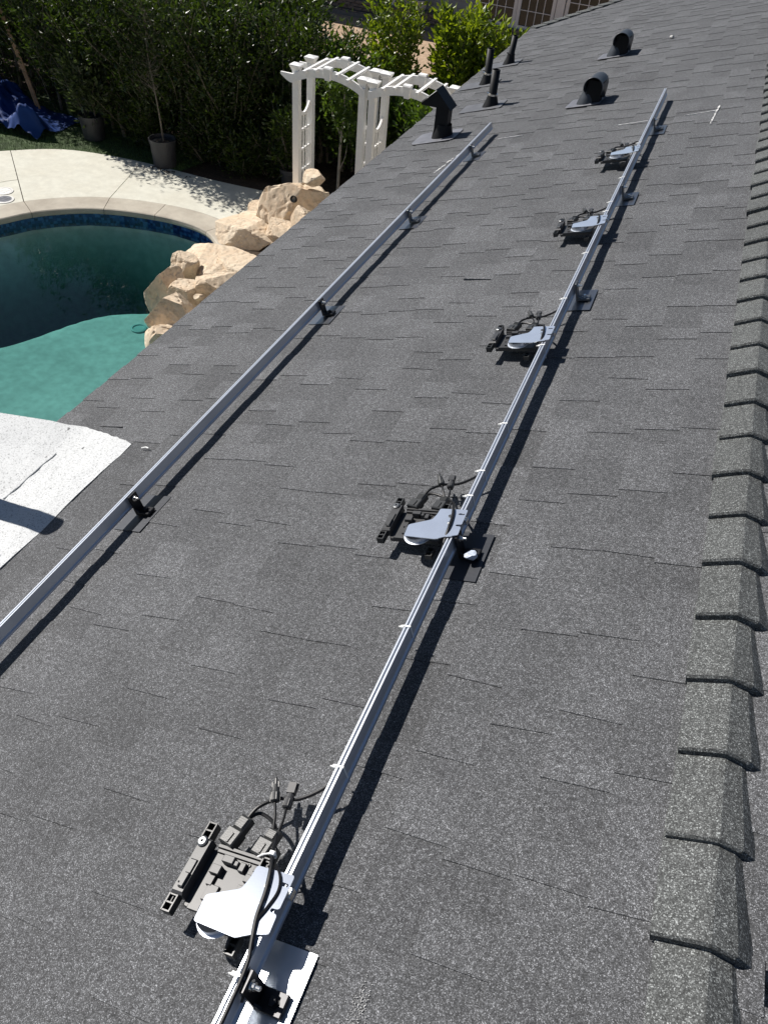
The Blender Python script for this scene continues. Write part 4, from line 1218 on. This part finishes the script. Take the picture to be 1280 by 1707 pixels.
# ------------------------------------------------------------------ white double arbor
def arbor(label, x0, x1, y0, y1, arms):
    o = thing("garden_arbor", label, "arbor", (x0, y0, 0), group="white arched arbors")
    W = x1 - x0; D = y1 - y0; H = 2.02; p = .088
    def F(x): # underside/top centre line of the arched beam
        u = x / W; return H - .09 + .13 * math.sin(math.pi * max(0, min(1, u))) ** .72
    for (x, y) in ((0, 0), (W, 0), (0, D), (W, D)):
        b = MB(); b.box((x, y, H / 2), (p, p, H)); po = b.build("post", M['white'], o)
        b = MB(); s = p / 2
        lv = [(s + .002, H - .012), (s + .004, H), (s + .030, H + .055), (s + .030, H + .066), (.012, H + .084)]
        L = [[b.pt((x + a * k, y + c * k, z)) for a, c in ((-1, -1), (1, -1), (1, 1), (-1, 1))] for k, z in lv]
        for q in range(len(L) - 1):
            for i in range(4): j = (i + 1) % 4; b.face((L[q][i], L[q][j], L[q + 1][j], L[q + 1][i]))
        b.face(L[-1]); b.face(L[0][::-1]); b.build("post_cap", M['white'], po)
    for yy, nm in ((-.058, "front_beam"), (D + .058, "back_beam")):
        b = MB(); n = 26; xa = -.20 if arms[0] else -.046; xb = W + (.20 if arms[1] else .046); rows = []
        for i in range(n + 1):
            x = xa + (xb - xa) * i / n; z = F(x); hh = .052
            top = z + hh; bot = z - hh
            e = min(abs(x - xa) if arms[0] else 9, abs(x - xb) if arms[1] else 9)
            if e < .12: bot += (.12 - e) * .62
            rows.append([b.pt((x, yy - .015, bot)), b.pt((x, yy + .015, bot)), b.pt((x, yy + .015, top)), b.pt((x, yy - .015, top))])
        for i in range(n):
            for q in range(4): r = (q + 1) % 4; b.face((rows[i][q], rows[i][r], rows[i + 1][r], rows[i + 1][q]))
        b.face(rows[0][::-1]); b.face(rows[-1]); b.build(nm, M['white'], o)
        b = MB(); z = F(W / 2); s = -1 if yy < 0 else 1
        b.hexa([(W / 2 - .034, yy - .032, z - .07), (W / 2 + .034, yy - .032, z - .07), (W / 2 + .034, yy + .032, z - .07), (W / 2 - .034, yy + .032, z - .07)],
               [(W / 2 - .055, yy - .045, z + .066), (W / 2 + .050, yy - .042, z + .066), (W / 2 + .050, yy + .042, z + .066), (W / 2 - .055, yy + .045, z + .066)])
        b.hexa([(W / 2 - .058, yy - .048, z + .067), (W / 2 + .058, yy - .048, z + .067), (W / 2 + .058, yy + .048, z + .067), (W / 2 - .058, yy + .048, z + .067)],
               [(W / 2 - .05, yy - .04, z + .082), (W / 2 + .05, yy - .04, z + .082), (W / 2 + .05, yy + .04, z + .082), (W / 2 - .05, yy + .04, z + .082)])
        b.build("keystone", M['white'], o)
    for u in (.18, .34, .66, .82):
        x = u * W; z = F(x) + .040
        b = MB(); b.box((x, D / 2, z), (.034, D + .30, .030)); b.build("rafter", M['white'], o)
    for x in (0, W):
        # side lattice: uprights, rungs, dished top
        ya, yb = .046, D - .046
        for q in range(1, 4):
            y = ya + (yb - ya) * q / 4; top = 1.52 - .10 * math.sin(math.pi * q / 4)
            b = MB(); b.box((x, y, (top + .12) / 2), (.018, .024, top - .12)); b.build("lattice_bar", M['white'], o)
        for z in (.14, .42, .70, .98, 1.24):
            b = MB(); b.box((x + .001, D / 2, z), (.024, yb - ya, .028)); b.build("lattice_rung", M['white'], o)
        b = MB(); rows = []
        for i in range(11):
            y = ya + (yb - ya) * i / 10; z = 1.545 - .11 * math.sin(math.pi * i / 10)
            rows.append([b.pt((x - .014, y, z - .02)), b.pt((x + .014, y, z - .02)), b.pt((x + .014, y, z + .022)), b.pt((x - .014, y, z + .022))])
        for i in range(10):
            for q in range(4): r = (q + 1) % 4; b.face((rows[i][q], rows[i + 1][q], rows[i + 1][r], rows[i][r]))
        b.face(rows[0]); b.face(rows[-1][::-1]); b.build("lattice_top", M['white'], o)
    return o
arbor("left of the two white arched arbors, standing fully clear of the roof", -4.98, -4.03, 9.93, 10.36, (True, False))
arbor("right of the two white arched arbors, half hidden behind the roof and flue", -3.88, -2.93, 9.90, 10.34, (False, True))

# ------------------------------------------------------------------ plants
def leaves(b, P, d, L, w, r, tone):
    """one folded leaf: four points, two triangles pairs"""
    d = d.normalized(); s = d.cross(Vector((r.gauss(0, 1), r.gauss(0, 1), r.gauss(0, 1) + .8)))
    if s.length < 1e-3: s = Vector((1, 0, 0))
    s.normalize(); nn = d.cross(s)
    a = P; t = P + d * L + nn * (L * r.uniform(-.18, .10)); m1 = P + d * (L * .48)
    b.cur = tone
    i0 = b.pt(a); i1 = b.pt(m1 + s * w + nn * w * .35); i2 = b.pt(t); i3 = b.pt(m1 - s * w + nn * w * .35); 
    b.face((i0, i1, i2)); b.face((i0, i2, i3))

def shrub(name, label, cat, base, height, rad, n, mat, seed, shoots=14, leaf=.075, low=.05, spread=1.0, group=None, trunk=.028, tip=0.25, light=(0.15, .75), stems=None, parent=None, bark='bark', fat=None, lean=0.0, wd=.19):
    r = random.Random(seed)
    o = thing(name, label, cat, base, group=group) if parent is None else parent
    bt = MB(); bl = MB()
    h0 = low * height
    trunks = stems or 1
    for q in range(trunks):
        lx, ly = r.gauss(0, .05 * trunks), r.gauss(0, .05)
        bt.tube([(lx, ly, -.02), (lx * 1.3 + r.gauss(0, .04), ly + r.gauss(0, .03), height * .35), (lx * 1.8 + r.gauss(0, .06), ly + r.gauss(0, .05), height * .85)], [trunk, trunk * .3], 7, spline=4)
    per = max(6, n // shoots)
    for k in range(shoots):
        # a leading shoot from somewhere on the trunk, rising and leaning outwards
        a = r.uniform(0, 2 * math.pi); z0 = h0 + (height - h0) * (r.random() ** .9) * .72
        env = math.sin(math.pi * min(1, (.14 + .80 * z0 / height))) ** .6
        R = rad * env * spread * math.sqrt(r.uniform(.25, 1.0))
        ex = math.cos(a) * R; ey = math.sin(a) * R * .85 - lean * (z0 / height)
        ln = height * r.uniform(.14, .34)
        z1 = min(height * (1 - tip * r.random() * .6), z0 + ln)
        st = Vector((ex * .45, ey * .45, max(h0 * .6, z0 - .12))); en = Vector((ex * 1.1, ey * 1.1, z1))
        md = st.lerp(en, .5) + Vector((r.gauss(0, .04), r.gauss(0, .04), r.uniform(-.03, .05)))
        if k % 2 == 0 or shoots < 30: bt.tube([st, md, en], [.006, .002], 4, spline=3)
        base_t = r.uniform(*light)
        sg = (fat or .085)
        for _ in range(per):
            u = r.random() ** .8
            p = st.lerp(md, u * 2) if u < .5 else md.lerp(en, u * 2 - 1)
            jit = Vector((r.gauss(0, 1), r.gauss(0, 1), r.gauss(0, .8))) * sg * (1.15 - .65 * u)
            ax = (en - st).normalized()
            d = jit.normalized() * .9 + ax * .55 + Vector((0, 0, .15))
            L = leaf * r.uniform(.65, 1.25)
            leaves(bl, p + jit * .75, d, L, L * wd, r, min(1, max(0, base_t + r.gauss(0, .16))))
    bt.build("trunk", M[bark], o)
    bl.build("crown", M[mat], o, tone=True)
    return o

HG = "hedge shrubs behind the pool deck"
HEDGE = [
 # x, y, height, radius, leaves, seed, label
 (-12.6, 11.7, 3.1, .72, 4600, 101, "dark hedge shrub behind the blue tarp, at the left edge of the photo"),
 (-11.55, 12.0, 3.2, .78, 5600, 102, "dark hedge shrub behind the tan stakes"),
 (-10.55, 11.75, 3.1, .88, 6000, 103, "dark hedge shrub between the tan stakes and the leafy pot"),
 (-9.55, 11.55, 3.0, .90, 6200, 104, "dark hedge shrub behind the leafy potted plant"),
 (-8.65, 11.45, 3.0, .88, 6400, 105, "dark hedge shrub between the two plant pots"),
 (-7.80, 11.45, 2.9, .84, 6600, 106, "dark hedge shrub directly behind the potted sapling"),
 (-7.00, 11.55, 2.8, .74, 6400, 107, "dark hedge shrub just right of the potted sapling"),
 (-6.25, 11.9, 2.55, .70, 6000, 108, "dark hedge shrub left of the left arbor's front post"),
 (-5.55, 12.2, 2.25, .66, 5200, 109, "half lit hedge shrub behind the left arbor's left posts"),
]
for x, y, h, rr, n_, sd, lab in HEDGE:
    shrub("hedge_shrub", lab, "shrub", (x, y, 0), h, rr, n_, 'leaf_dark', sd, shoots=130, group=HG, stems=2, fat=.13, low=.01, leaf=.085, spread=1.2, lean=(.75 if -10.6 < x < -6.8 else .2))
# a second, looser row behind closes the view
for i, (x, y, h, lab) in enumerate(((-13.6, 12.9, 3.3, "rear hedge shrub beyond the left edge of the tarp"), (-12.1, 13.1, 3.3, "rear hedge shrub farthest left behind the stakes"),
                                    (-10.9, 13.2, 3.2, "rear hedge shrub showing above the leafy pot, left side"), (-9.8, 13.1, 3.1, "rear hedge shrub showing above the leafy pot, right side"),
                                    (-8.8, 13.0, 3.0, "rear hedge shrub above the bare sapling, left side"), (-7.9, 12.9, 2.9, "rear hedge shrub above the bare sapling, right side"),
                                    (-7.0, 12.9, 2.6, "rear hedge shrub above the deck's right end"))):
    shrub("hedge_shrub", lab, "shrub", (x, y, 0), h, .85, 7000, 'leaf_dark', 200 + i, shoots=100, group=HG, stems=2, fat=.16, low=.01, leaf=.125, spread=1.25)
# dark board fence added behind the hedge to keep its gaps dark
fn = thing("backing_fence", "added low dark brown board fence backing the shade behind the hedge and arbors", "fence", (0, 13.75, 0))
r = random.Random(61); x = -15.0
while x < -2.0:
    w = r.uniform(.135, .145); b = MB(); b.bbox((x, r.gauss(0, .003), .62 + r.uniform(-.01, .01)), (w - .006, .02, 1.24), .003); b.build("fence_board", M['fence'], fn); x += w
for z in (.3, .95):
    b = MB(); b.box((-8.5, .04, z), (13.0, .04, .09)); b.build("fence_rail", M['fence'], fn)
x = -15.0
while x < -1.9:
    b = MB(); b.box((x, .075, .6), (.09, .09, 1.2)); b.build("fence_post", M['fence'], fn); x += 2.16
# low growth at the foot of the hedge
for i, (x, y, h, lab) in enumerate(((-7.15, 11.15, .75, "low dark shrub at the hedge's foot, first to the right of the grey pot"), (-6.55, 11.1, .7, "low dark shrub at the hedge's foot, second to the right of the grey pot"),
                                    (-6.05, 11.2, .8, "low dark shrub at the hedge's foot beside the shaded pot"), (-8.35, 11.2, .8, "low dark shrub at the hedge's foot just left of the grey pot"))):
    shrub("low_shrub", lab, "shrub", (x, y, 0), h, .42, 1700, 'leaf_dark', 400 + i, shoots=50, group="low shrubs at the hedge's foot", fat=.11, low=.02, leaf=.08, spread=1.2, stems=2, trunk=.015)
# sunlit shrubs behind the arbors
SG = "sunlit shrubs behind the arbors"
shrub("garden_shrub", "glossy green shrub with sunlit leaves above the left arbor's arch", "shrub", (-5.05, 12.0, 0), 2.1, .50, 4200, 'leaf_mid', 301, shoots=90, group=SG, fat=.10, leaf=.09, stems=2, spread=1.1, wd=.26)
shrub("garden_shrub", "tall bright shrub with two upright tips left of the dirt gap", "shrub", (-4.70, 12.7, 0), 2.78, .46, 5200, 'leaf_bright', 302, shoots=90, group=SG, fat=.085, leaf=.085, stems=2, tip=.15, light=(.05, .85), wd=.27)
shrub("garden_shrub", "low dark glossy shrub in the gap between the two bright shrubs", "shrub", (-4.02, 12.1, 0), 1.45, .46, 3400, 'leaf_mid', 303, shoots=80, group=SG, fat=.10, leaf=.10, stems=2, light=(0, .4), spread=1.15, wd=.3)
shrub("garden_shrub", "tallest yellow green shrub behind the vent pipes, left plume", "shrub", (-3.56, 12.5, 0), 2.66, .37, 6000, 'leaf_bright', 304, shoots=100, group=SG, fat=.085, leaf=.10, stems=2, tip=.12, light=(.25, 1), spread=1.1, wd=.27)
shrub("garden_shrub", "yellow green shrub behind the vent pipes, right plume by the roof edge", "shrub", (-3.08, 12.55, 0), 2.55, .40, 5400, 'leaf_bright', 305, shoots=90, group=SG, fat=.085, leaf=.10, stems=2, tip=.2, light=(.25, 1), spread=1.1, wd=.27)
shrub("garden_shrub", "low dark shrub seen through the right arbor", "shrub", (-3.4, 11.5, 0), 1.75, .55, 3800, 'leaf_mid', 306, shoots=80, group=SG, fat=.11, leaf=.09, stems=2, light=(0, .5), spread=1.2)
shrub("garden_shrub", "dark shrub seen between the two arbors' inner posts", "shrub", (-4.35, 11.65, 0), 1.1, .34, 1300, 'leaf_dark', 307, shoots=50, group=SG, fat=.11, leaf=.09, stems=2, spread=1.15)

# young tree with a pale stem under the left arbor
yt = thing("young_tree", "slender young tree with a pale forked stem seen under the left arbor's arch", "tree", (-4.83, 11.05, 0))
b = MB(); b.tube([(0, 0, -.02), (.01, 0, .5), (.03, 0, .95), (.06, .02, 1.25), (.02, .02, 1.7)], [.026, .008], 8, spline=5)
b.tube([(.03, 0, .92), (-.12, .02, 1.15), (-.20, .03, 1.5), (-.22, .02, 1.85)], [.014, .005], 6, spline=5)
b.tube([(.01, 0, .4), (.10, .0, .62), (.12, .02, .8)], [.008, .003], 6, spline=4)
b.build("trunk", M['bark_pale'], yt)
r = random.Random(12); b = MB()
for cx, cz, n_ in ((.02, 1.25, 260), (.12, 1.12, 200), (-.08, 1.45, 220), (-.2, 1.7, 160), (.05, 1.65, 180), (.15, .85, 60)):
    t0 = r.uniform(.2, .8)
    for _ in range(n_):
        p = Vector((cx + r.gauss(0, .12), .02 + r.gauss(0, .12), cz + r.gauss(0, .11)))
        leaves(b, p, Vector((r.gauss(0, 1), r.gauss(0, 1), r.gauss(.1, .8))), .085 * r.uniform(.7, 1.2), .017, r, t0 + r.gauss(0, .15))
b.build("crown", M['leaf_mid'], yt, tone=True)

# ------------------------------------------------------------------ pots
def pot(o, r0, r1, h, mat='pot'):
    b = MB(); b.smooth = False
    b.lathe([(r0, 0), (r0 * 1.01, .01), (r1 * .985, h - .055), (r1 * 1.04, h - .05), (r1 * 1.05, h), (r1 * .98, h), (r1 * .95, h - .05)], 36)
    b.build("pot", M[mat], o)
    b = MB(); rr = random.Random(3); n_ = 24
    ring = [b.pt((r1 * .96 * math.cos(i * 2 * math.pi / n_), r1 * .96 * math.sin(i * 2 * math.pi / n_), h - .06)) for i in range(n_)]
    c = b.pt((0, 0, h - .035))
    for i in range(n_): b.face((ring[i], ring[(i + 1) % n_], c))
    b.build("soil", M['potsoil'], o)
ps = thing("potted_sapling", "nearly bare sapling in a large grey nursery pot at the deck's edge", "potted plant", (-7.70, 10.62, 0.01), group="plants in nursery pots")
pot(ps, .175, .205, .42)
b = MB(); r = random.Random(31)
trunk_pts = [(.02, 0, .36), (.0, .0, .75), (-.05, .02, 1.15), (-.10, .03, 1.55), (-.09, .04, 2.0), (-.12, .05, 2.45)]
b.tube(trunk_pts, [.014, .004], 8, spline=5)
TP = catmull([Vector(p) for p in trunk_pts], 8)
for _ in range(46):
    p = TP[r.randint(14, len(TP) - 2)]; a = r.uniform(0, 6.28); l = r.uniform(.12, .5)
    e = p + Vector((math.cos(a) * l * .8, math.sin(a) * l * .5, l * r.uniform(.2, 1.0)))
    m_ = p.lerp(e, .5) + Vector((r.gauss(0, .04), r.gauss(0, .04), r.gauss(0, .03)))
    b.tube([p, m_, e], [.0045, .0015], 5, spline=3)
    for _ in range(2):
        q = m_.lerp(e, r.random()); f = q + Vector((r.gauss(0, .08), r.gauss(0, .08), r.uniform(-.02, .14)))
        b.tube([q, f], [.002, .001], 4)
b.build("trunk", M['bark'], ps)
b = MB()
for _ in range(420):
    p = TP[r.randint(12, len(TP) - 1)] + Vector((r.gauss(0, .22), r.gauss(0, .15), r.gauss(.1, .18)))
    leaves(b, p, Vector((r.gauss(0, 1), r.gauss(0, 1), r.gauss(0, 1))), .06 * r.uniform(.6, 1.1), .010, r, r.random())
b.build("crown", M['leaf_pot'], ps, tone=True)
lp = thing("potted_shrub", "bushy narrow leaved plant in a dark pot on the grass, left of the sapling", "potted plant", (-9.30, 10.95, 0.01), group="plants in nursery pots")
pot(lp, .17, .20, .38)
shrub("x", None, None, (0, 0, 0), 1.35, .34, 1500, 'leaf_pot', 41, shoots=44, leaf=.12, low=.30, parent=lp, trunk=.02, fat=.10, light=(.1, .8))
rp_ = thing("potted_shrub", "dark pot with a low shrub in the shade just left of the left arbor's post", "potted plant", (-5.62, 10.98, 0), group="plants in nursery pots")
pot(rp_, .13, .16, .30)
shrub("x", None, None, (0, 0, 0), 1.25, .34, 1600, 'leaf_dark', 43, shoots=44, leaf=.085, low=.26, parent=rp_, trunk=.018, fat=.10)
b = MB(); r = random.Random(17)
for _ in range(70):
    a = r.uniform(0, 6.28); p = Vector((-7.62 + r.gauss(0, .18), 10.42 + r.gauss(0, .05), .016)); d = Vector((math.cos(a), math.sin(a), r.uniform(0, .25)))
    leaves(b, p, d, r.uniform(.03, .08), .009, r, .3)
tag(b.build("leaf_litter", M['twig']), "scatter of dead leaves and roots round the foot of the grey pot", "leaf litter", kind='stuff')

# ------------------------------------------------------------------ stakes, tarp
def stake(label, base, top, rad, mat='stake', ties=True):
    o = thing("garden_stake", label, "stake", base, group="stakes leaning in the hedge")
    d = Vector(top) - Vector(base)
    b = MB(); b.tube([(0, 0, -.1), d * .5 + Vector((.01, 0, 0)), d], [rad, rad * .8], 9, spline=3); b.build("pole", M[mat], o)
    if ties:
        b = MB(); b.lathe([(rad * 1.12, -.012), (rad * 1.12, .012)], 10, d * .56, d.to_track_quat('Z', 'Y').to_matrix(), caps=False); b.build("wire_tie", M['lid'], o)
    return o
stake("thick tan stake leaning left, behind the blue tarp", (-10.80, 11.42, 0), (-11.45, 11.55, 1.95), .034)
stake("thin tan stake leaning beside the thick one", (-10.74, 11.40, 0), (-11.36, 11.50, 1.95), .020, ties=False)
stake("grey weathered stake leaning in the hedge between the two pots", (-8.93, 11.30, 0), (-9.52, 11.40, 2.05), .032, 'bark', False)

def tarp():
    r = random.Random(6); b = MB(); b.smooth = True
    nx, ny = 70, 46; X0, X1, Y0, Y1 = -12.5, -9.95, 10.30, 11.55
    def hgt(x, y):
        u = (x - X0) / (X1 - X0); v = (y - Y0) / (Y1 - Y0)
        z = .42 * math.exp(-((x + 11.55) / .55) ** 2 - ((y - 11.15) / .42) ** 2) + .95 * math.exp(-((x + 12.25) / .55) ** 2 - ((y - 11.3) / .5) ** 2)
        z += .30 * math.exp(-((x + 10.35 + (y - 10.6) * .5) / .22) ** 2 - ((y - 10.62) / .34) ** 2)
        z += .16 * math.exp(-((y - 10.42 - .12 * math.sin(x * 3)) / .13) ** 2) * (1 if x < -10.1 else max(0, (-9.85 - x) / .25))
        f = mnoise.noise(Vector((x * 2.0, y * 2.6, 3)))
        ridge = 1 - abs(mnoise.noise(Vector((x * 1.7 + y * 1.5, y * 2.2 - x * .6, 8)))) * 2
        ridge2 = 1 - abs(mnoise.noise(Vector((x * 4.2 - y * 2.5, y * 3.5 + x, 2)))) * 2
        k = min(1, z * 4 + .12)
        return max(.014, z * (.8 + .25 * f) + k * (.15 * max(0, ridge) ** 2.2 + .07 * max(0, ridge2) ** 2 + .03 * max(0, 1 - abs(mnoise.noise(Vector((x * 9, y * 8, 1)))) * 3)))
    I = []
    for j in range(ny + 1):
        row = []
        for i in range(nx + 1):
            x = X0 + (X1 - X0) * i / nx; y = Y0 + (Y1 - Y0) * j / ny
            e = .10 * mnoise.noise(Vector((x * 2.4, 5, j * .02))) * (1 - j / ny); g = .10 * mnoise.noise(Vector((y * 3.1, 9, 0))) * (i / nx)
            row.append(b.pt((x + g, y + e, hgt(x, y) + .008)))
        I.append(row)
    for j in range(ny):
        for i in range(nx): b.face((I[j][i], I[j][i + 1], I[j + 1][i + 1], I[j + 1][i]))
    o = b.build("tarpaulin", M['tarp'])
    return tag(o, "crumpled bright blue tarpaulin heaped on the grass at the left edge", "tarpaulin")
tarp()

# ------------------------------------------------------------------ the house next door
nh_ = thing("neighbour_house", "grey sided house with white framed glass doors across the dirt yard", "house", (0, 22.2, 0))
YF = 0.0
SX0, SX1 = -14.0, -6.04
zb0 = .40
k = 0
while zb0 + k * .165 < 3.0:
    z = zb0 + k * .165
    x = SX0
    r = random.Random(50 + k)
    while x < SX1:
        e = min(SX1, x + r.uniform(2.2, 3.8))
        b = MB(); b.hexa([(x + .002, -.030, z), (e - .002, -.030, z), (e - .002, .03, z), (x + .002, .03, z)], [(x + .002, -.008, z + .172), (e - .002, -.008, z + .172), (e - .002, .03, z + .172), (x + .002, .03, z + .172)])
        b.build("siding_board", M['siding'], nh_); x = e
    k += 1
b = MB(); b.box((-5, 2.6, 1.6), (19, 5.08, 3.2)); b.build("wall", M['siding'], nh_)
b = MB(); b.hexa([(-15, -.75, 3.05), (5, -.75, 3.05), (5, 6, 3.05), (-15, 6, 3.05)], [(-15, -.75, 3.25), (5, -.75, 3.25), (5, 3, 4.6), (-15, 3, 4.6)]); b.build("roof", M['deck'], nh_)
# stepped brick plinth
b = MB(); b.box((-5, -.11, .186), (19, .20, .37)); b.build("plinth", M['mortar'], nh_)
bk = None
r = random.Random(77)
bm_ = MB(); bm_.bbox((0, 0, 0), (.215, .10, .062), .004)
for row, (y, z) in enumerate(((-.225, .335), (-.225, .262), (-.225, .188), (-.30, .11))):
    x = -12.6 + (row % 2) * .11
    while x < -3.9:
        if bk is None: bk = bm_.build("brick", M['brick'], nh_, loc=(x, y, z)); o = bk
        else:
            o = bk.copy(); COL.objects.link(o); o.location = (x, y + r.gauss(0, .004), z + r.gauss(0, .002))
        o.rotation_euler = (r.gauss(0, .02), 0, r.gauss(0, .02)); x += .228
b = MB(); b.box((-5, -.20, .052), (19, .36, .10)); b.build("footing", M['mortar'], nh_)
# white window trim at the left, patio doors at the right
b = MB(); b.box((-8.30, -.04, 1.62), (.11, .05, 2.50)); b.build("corner_trim", M['trim'], nh_)
def glazed(x0, x1, z0, z1, cols, rows, name, y=-.02):
    fr = MB(); w = .085
    for x in (x0 + w / 2, x1 - w / 2): fr.box((x, y, (z0 + z1) / 2), (w, .09, z1 - z0))
    for z in (z0 + w / 2, z1 - w / 2): fr.box(((x0 + x1) / 2, y, z), (x1 - x0 - 2 * w, .088, w))
    f = fr.build(name, M['trim'], nh_)
    a0, a1, c0, c1 = x0 + w, x1 - w, z0 + w, z1 - w
    for i in range(cols):
        for j in range(rows):
            px0 = a0 + (a1 - a0) * i / cols; px1 = a0 + (a1 - a0) * (i + 1) / cols; pz0 = c0 + (c1 - c0) * j / rows; pz1 = c0 + (c1 - c0) * (j + 1) / rows
            b = MB(); b.box(((px0 + px1) / 2, y + .012, (pz0 + pz1) / 2), (px1 - px0 - .004, .012, pz1 - pz0 - .004)); b.build("pane", M['glass'], f)
    b = MB()
    for i in range(1, cols): b.box((a0 + (a1 - a0) * i / cols, y - .002, (c0 + c1) / 2), (.016, .022, c1 - c0))
    for j in range(1, rows):
        for i in range(cols):
            q0 = a0 + (a1 - a0) * i / cols + (.008 if i else 0); q1 = a0 + (a1 - a0) * (i + 1) / cols - (.008 if i < cols - 1 else 0)
            b.box(((q0 + q1) / 2, y - .002, c0 + (c1 - c0) * j / rows), (q1 - q0, .021, .016))
    b.build("muntins", M['trim'], f)
glazed(-6.03, -4.98, .36, 2.5, 4, 6, "patio_door")
glazed(-4.97, -4.02, .36, 2.5, 4, 6, "patio_door", y=-.035)
glazed(-3.78, -2.70, .36, 2.5, 4, 6, "patio_door")
glazed(-2.68, -1.60, .36, 2.5, 4, 6, "patio_door", y=-.035)
b = MB(); b.box((-3.90, -.05, 1.43), (.20, .12, 2.14)); b.build("door_post", M['trim'], nh_)
b = MB(); b.box((-3.8, -.14, .343), (4.7, .24, .03)); b.build("sill", M['trim'], nh_)

urn = thing("garden_urn", "grey cast stone urn on a square foot by the house wall", "urn", (-7.48, 21.86, .10))
b = MB(); b.bbox((0, 0, .05), (.36, .36, .10), .01); b.build("foot", M['urn'], urn)
b = MB(); b.smooth = True; b.lathe([(.13, .10), (.12, .13), (.07, .17), (.06, .22), (.10, .26), (.17, .33), (.20, .42), (.20, .48), (.24, .54), (.25, .57), (.22, .58), (.18, .53)], 28, caps=False); b.build("bowl", M['urn'], urn)
b = MB(); r = random.Random(8)
for _ in range(260): leaves(b, Vector((r.gauss(0, .09), r.gauss(0, .09), .52 + abs(r.gauss(0, .07)))), Vector((r.gauss(0, 1), r.gauss(0, 1), .8)), .09, .016, r, r.random() * .5)
b.build("plant", M['leaf_dark'], urn, tone=True)
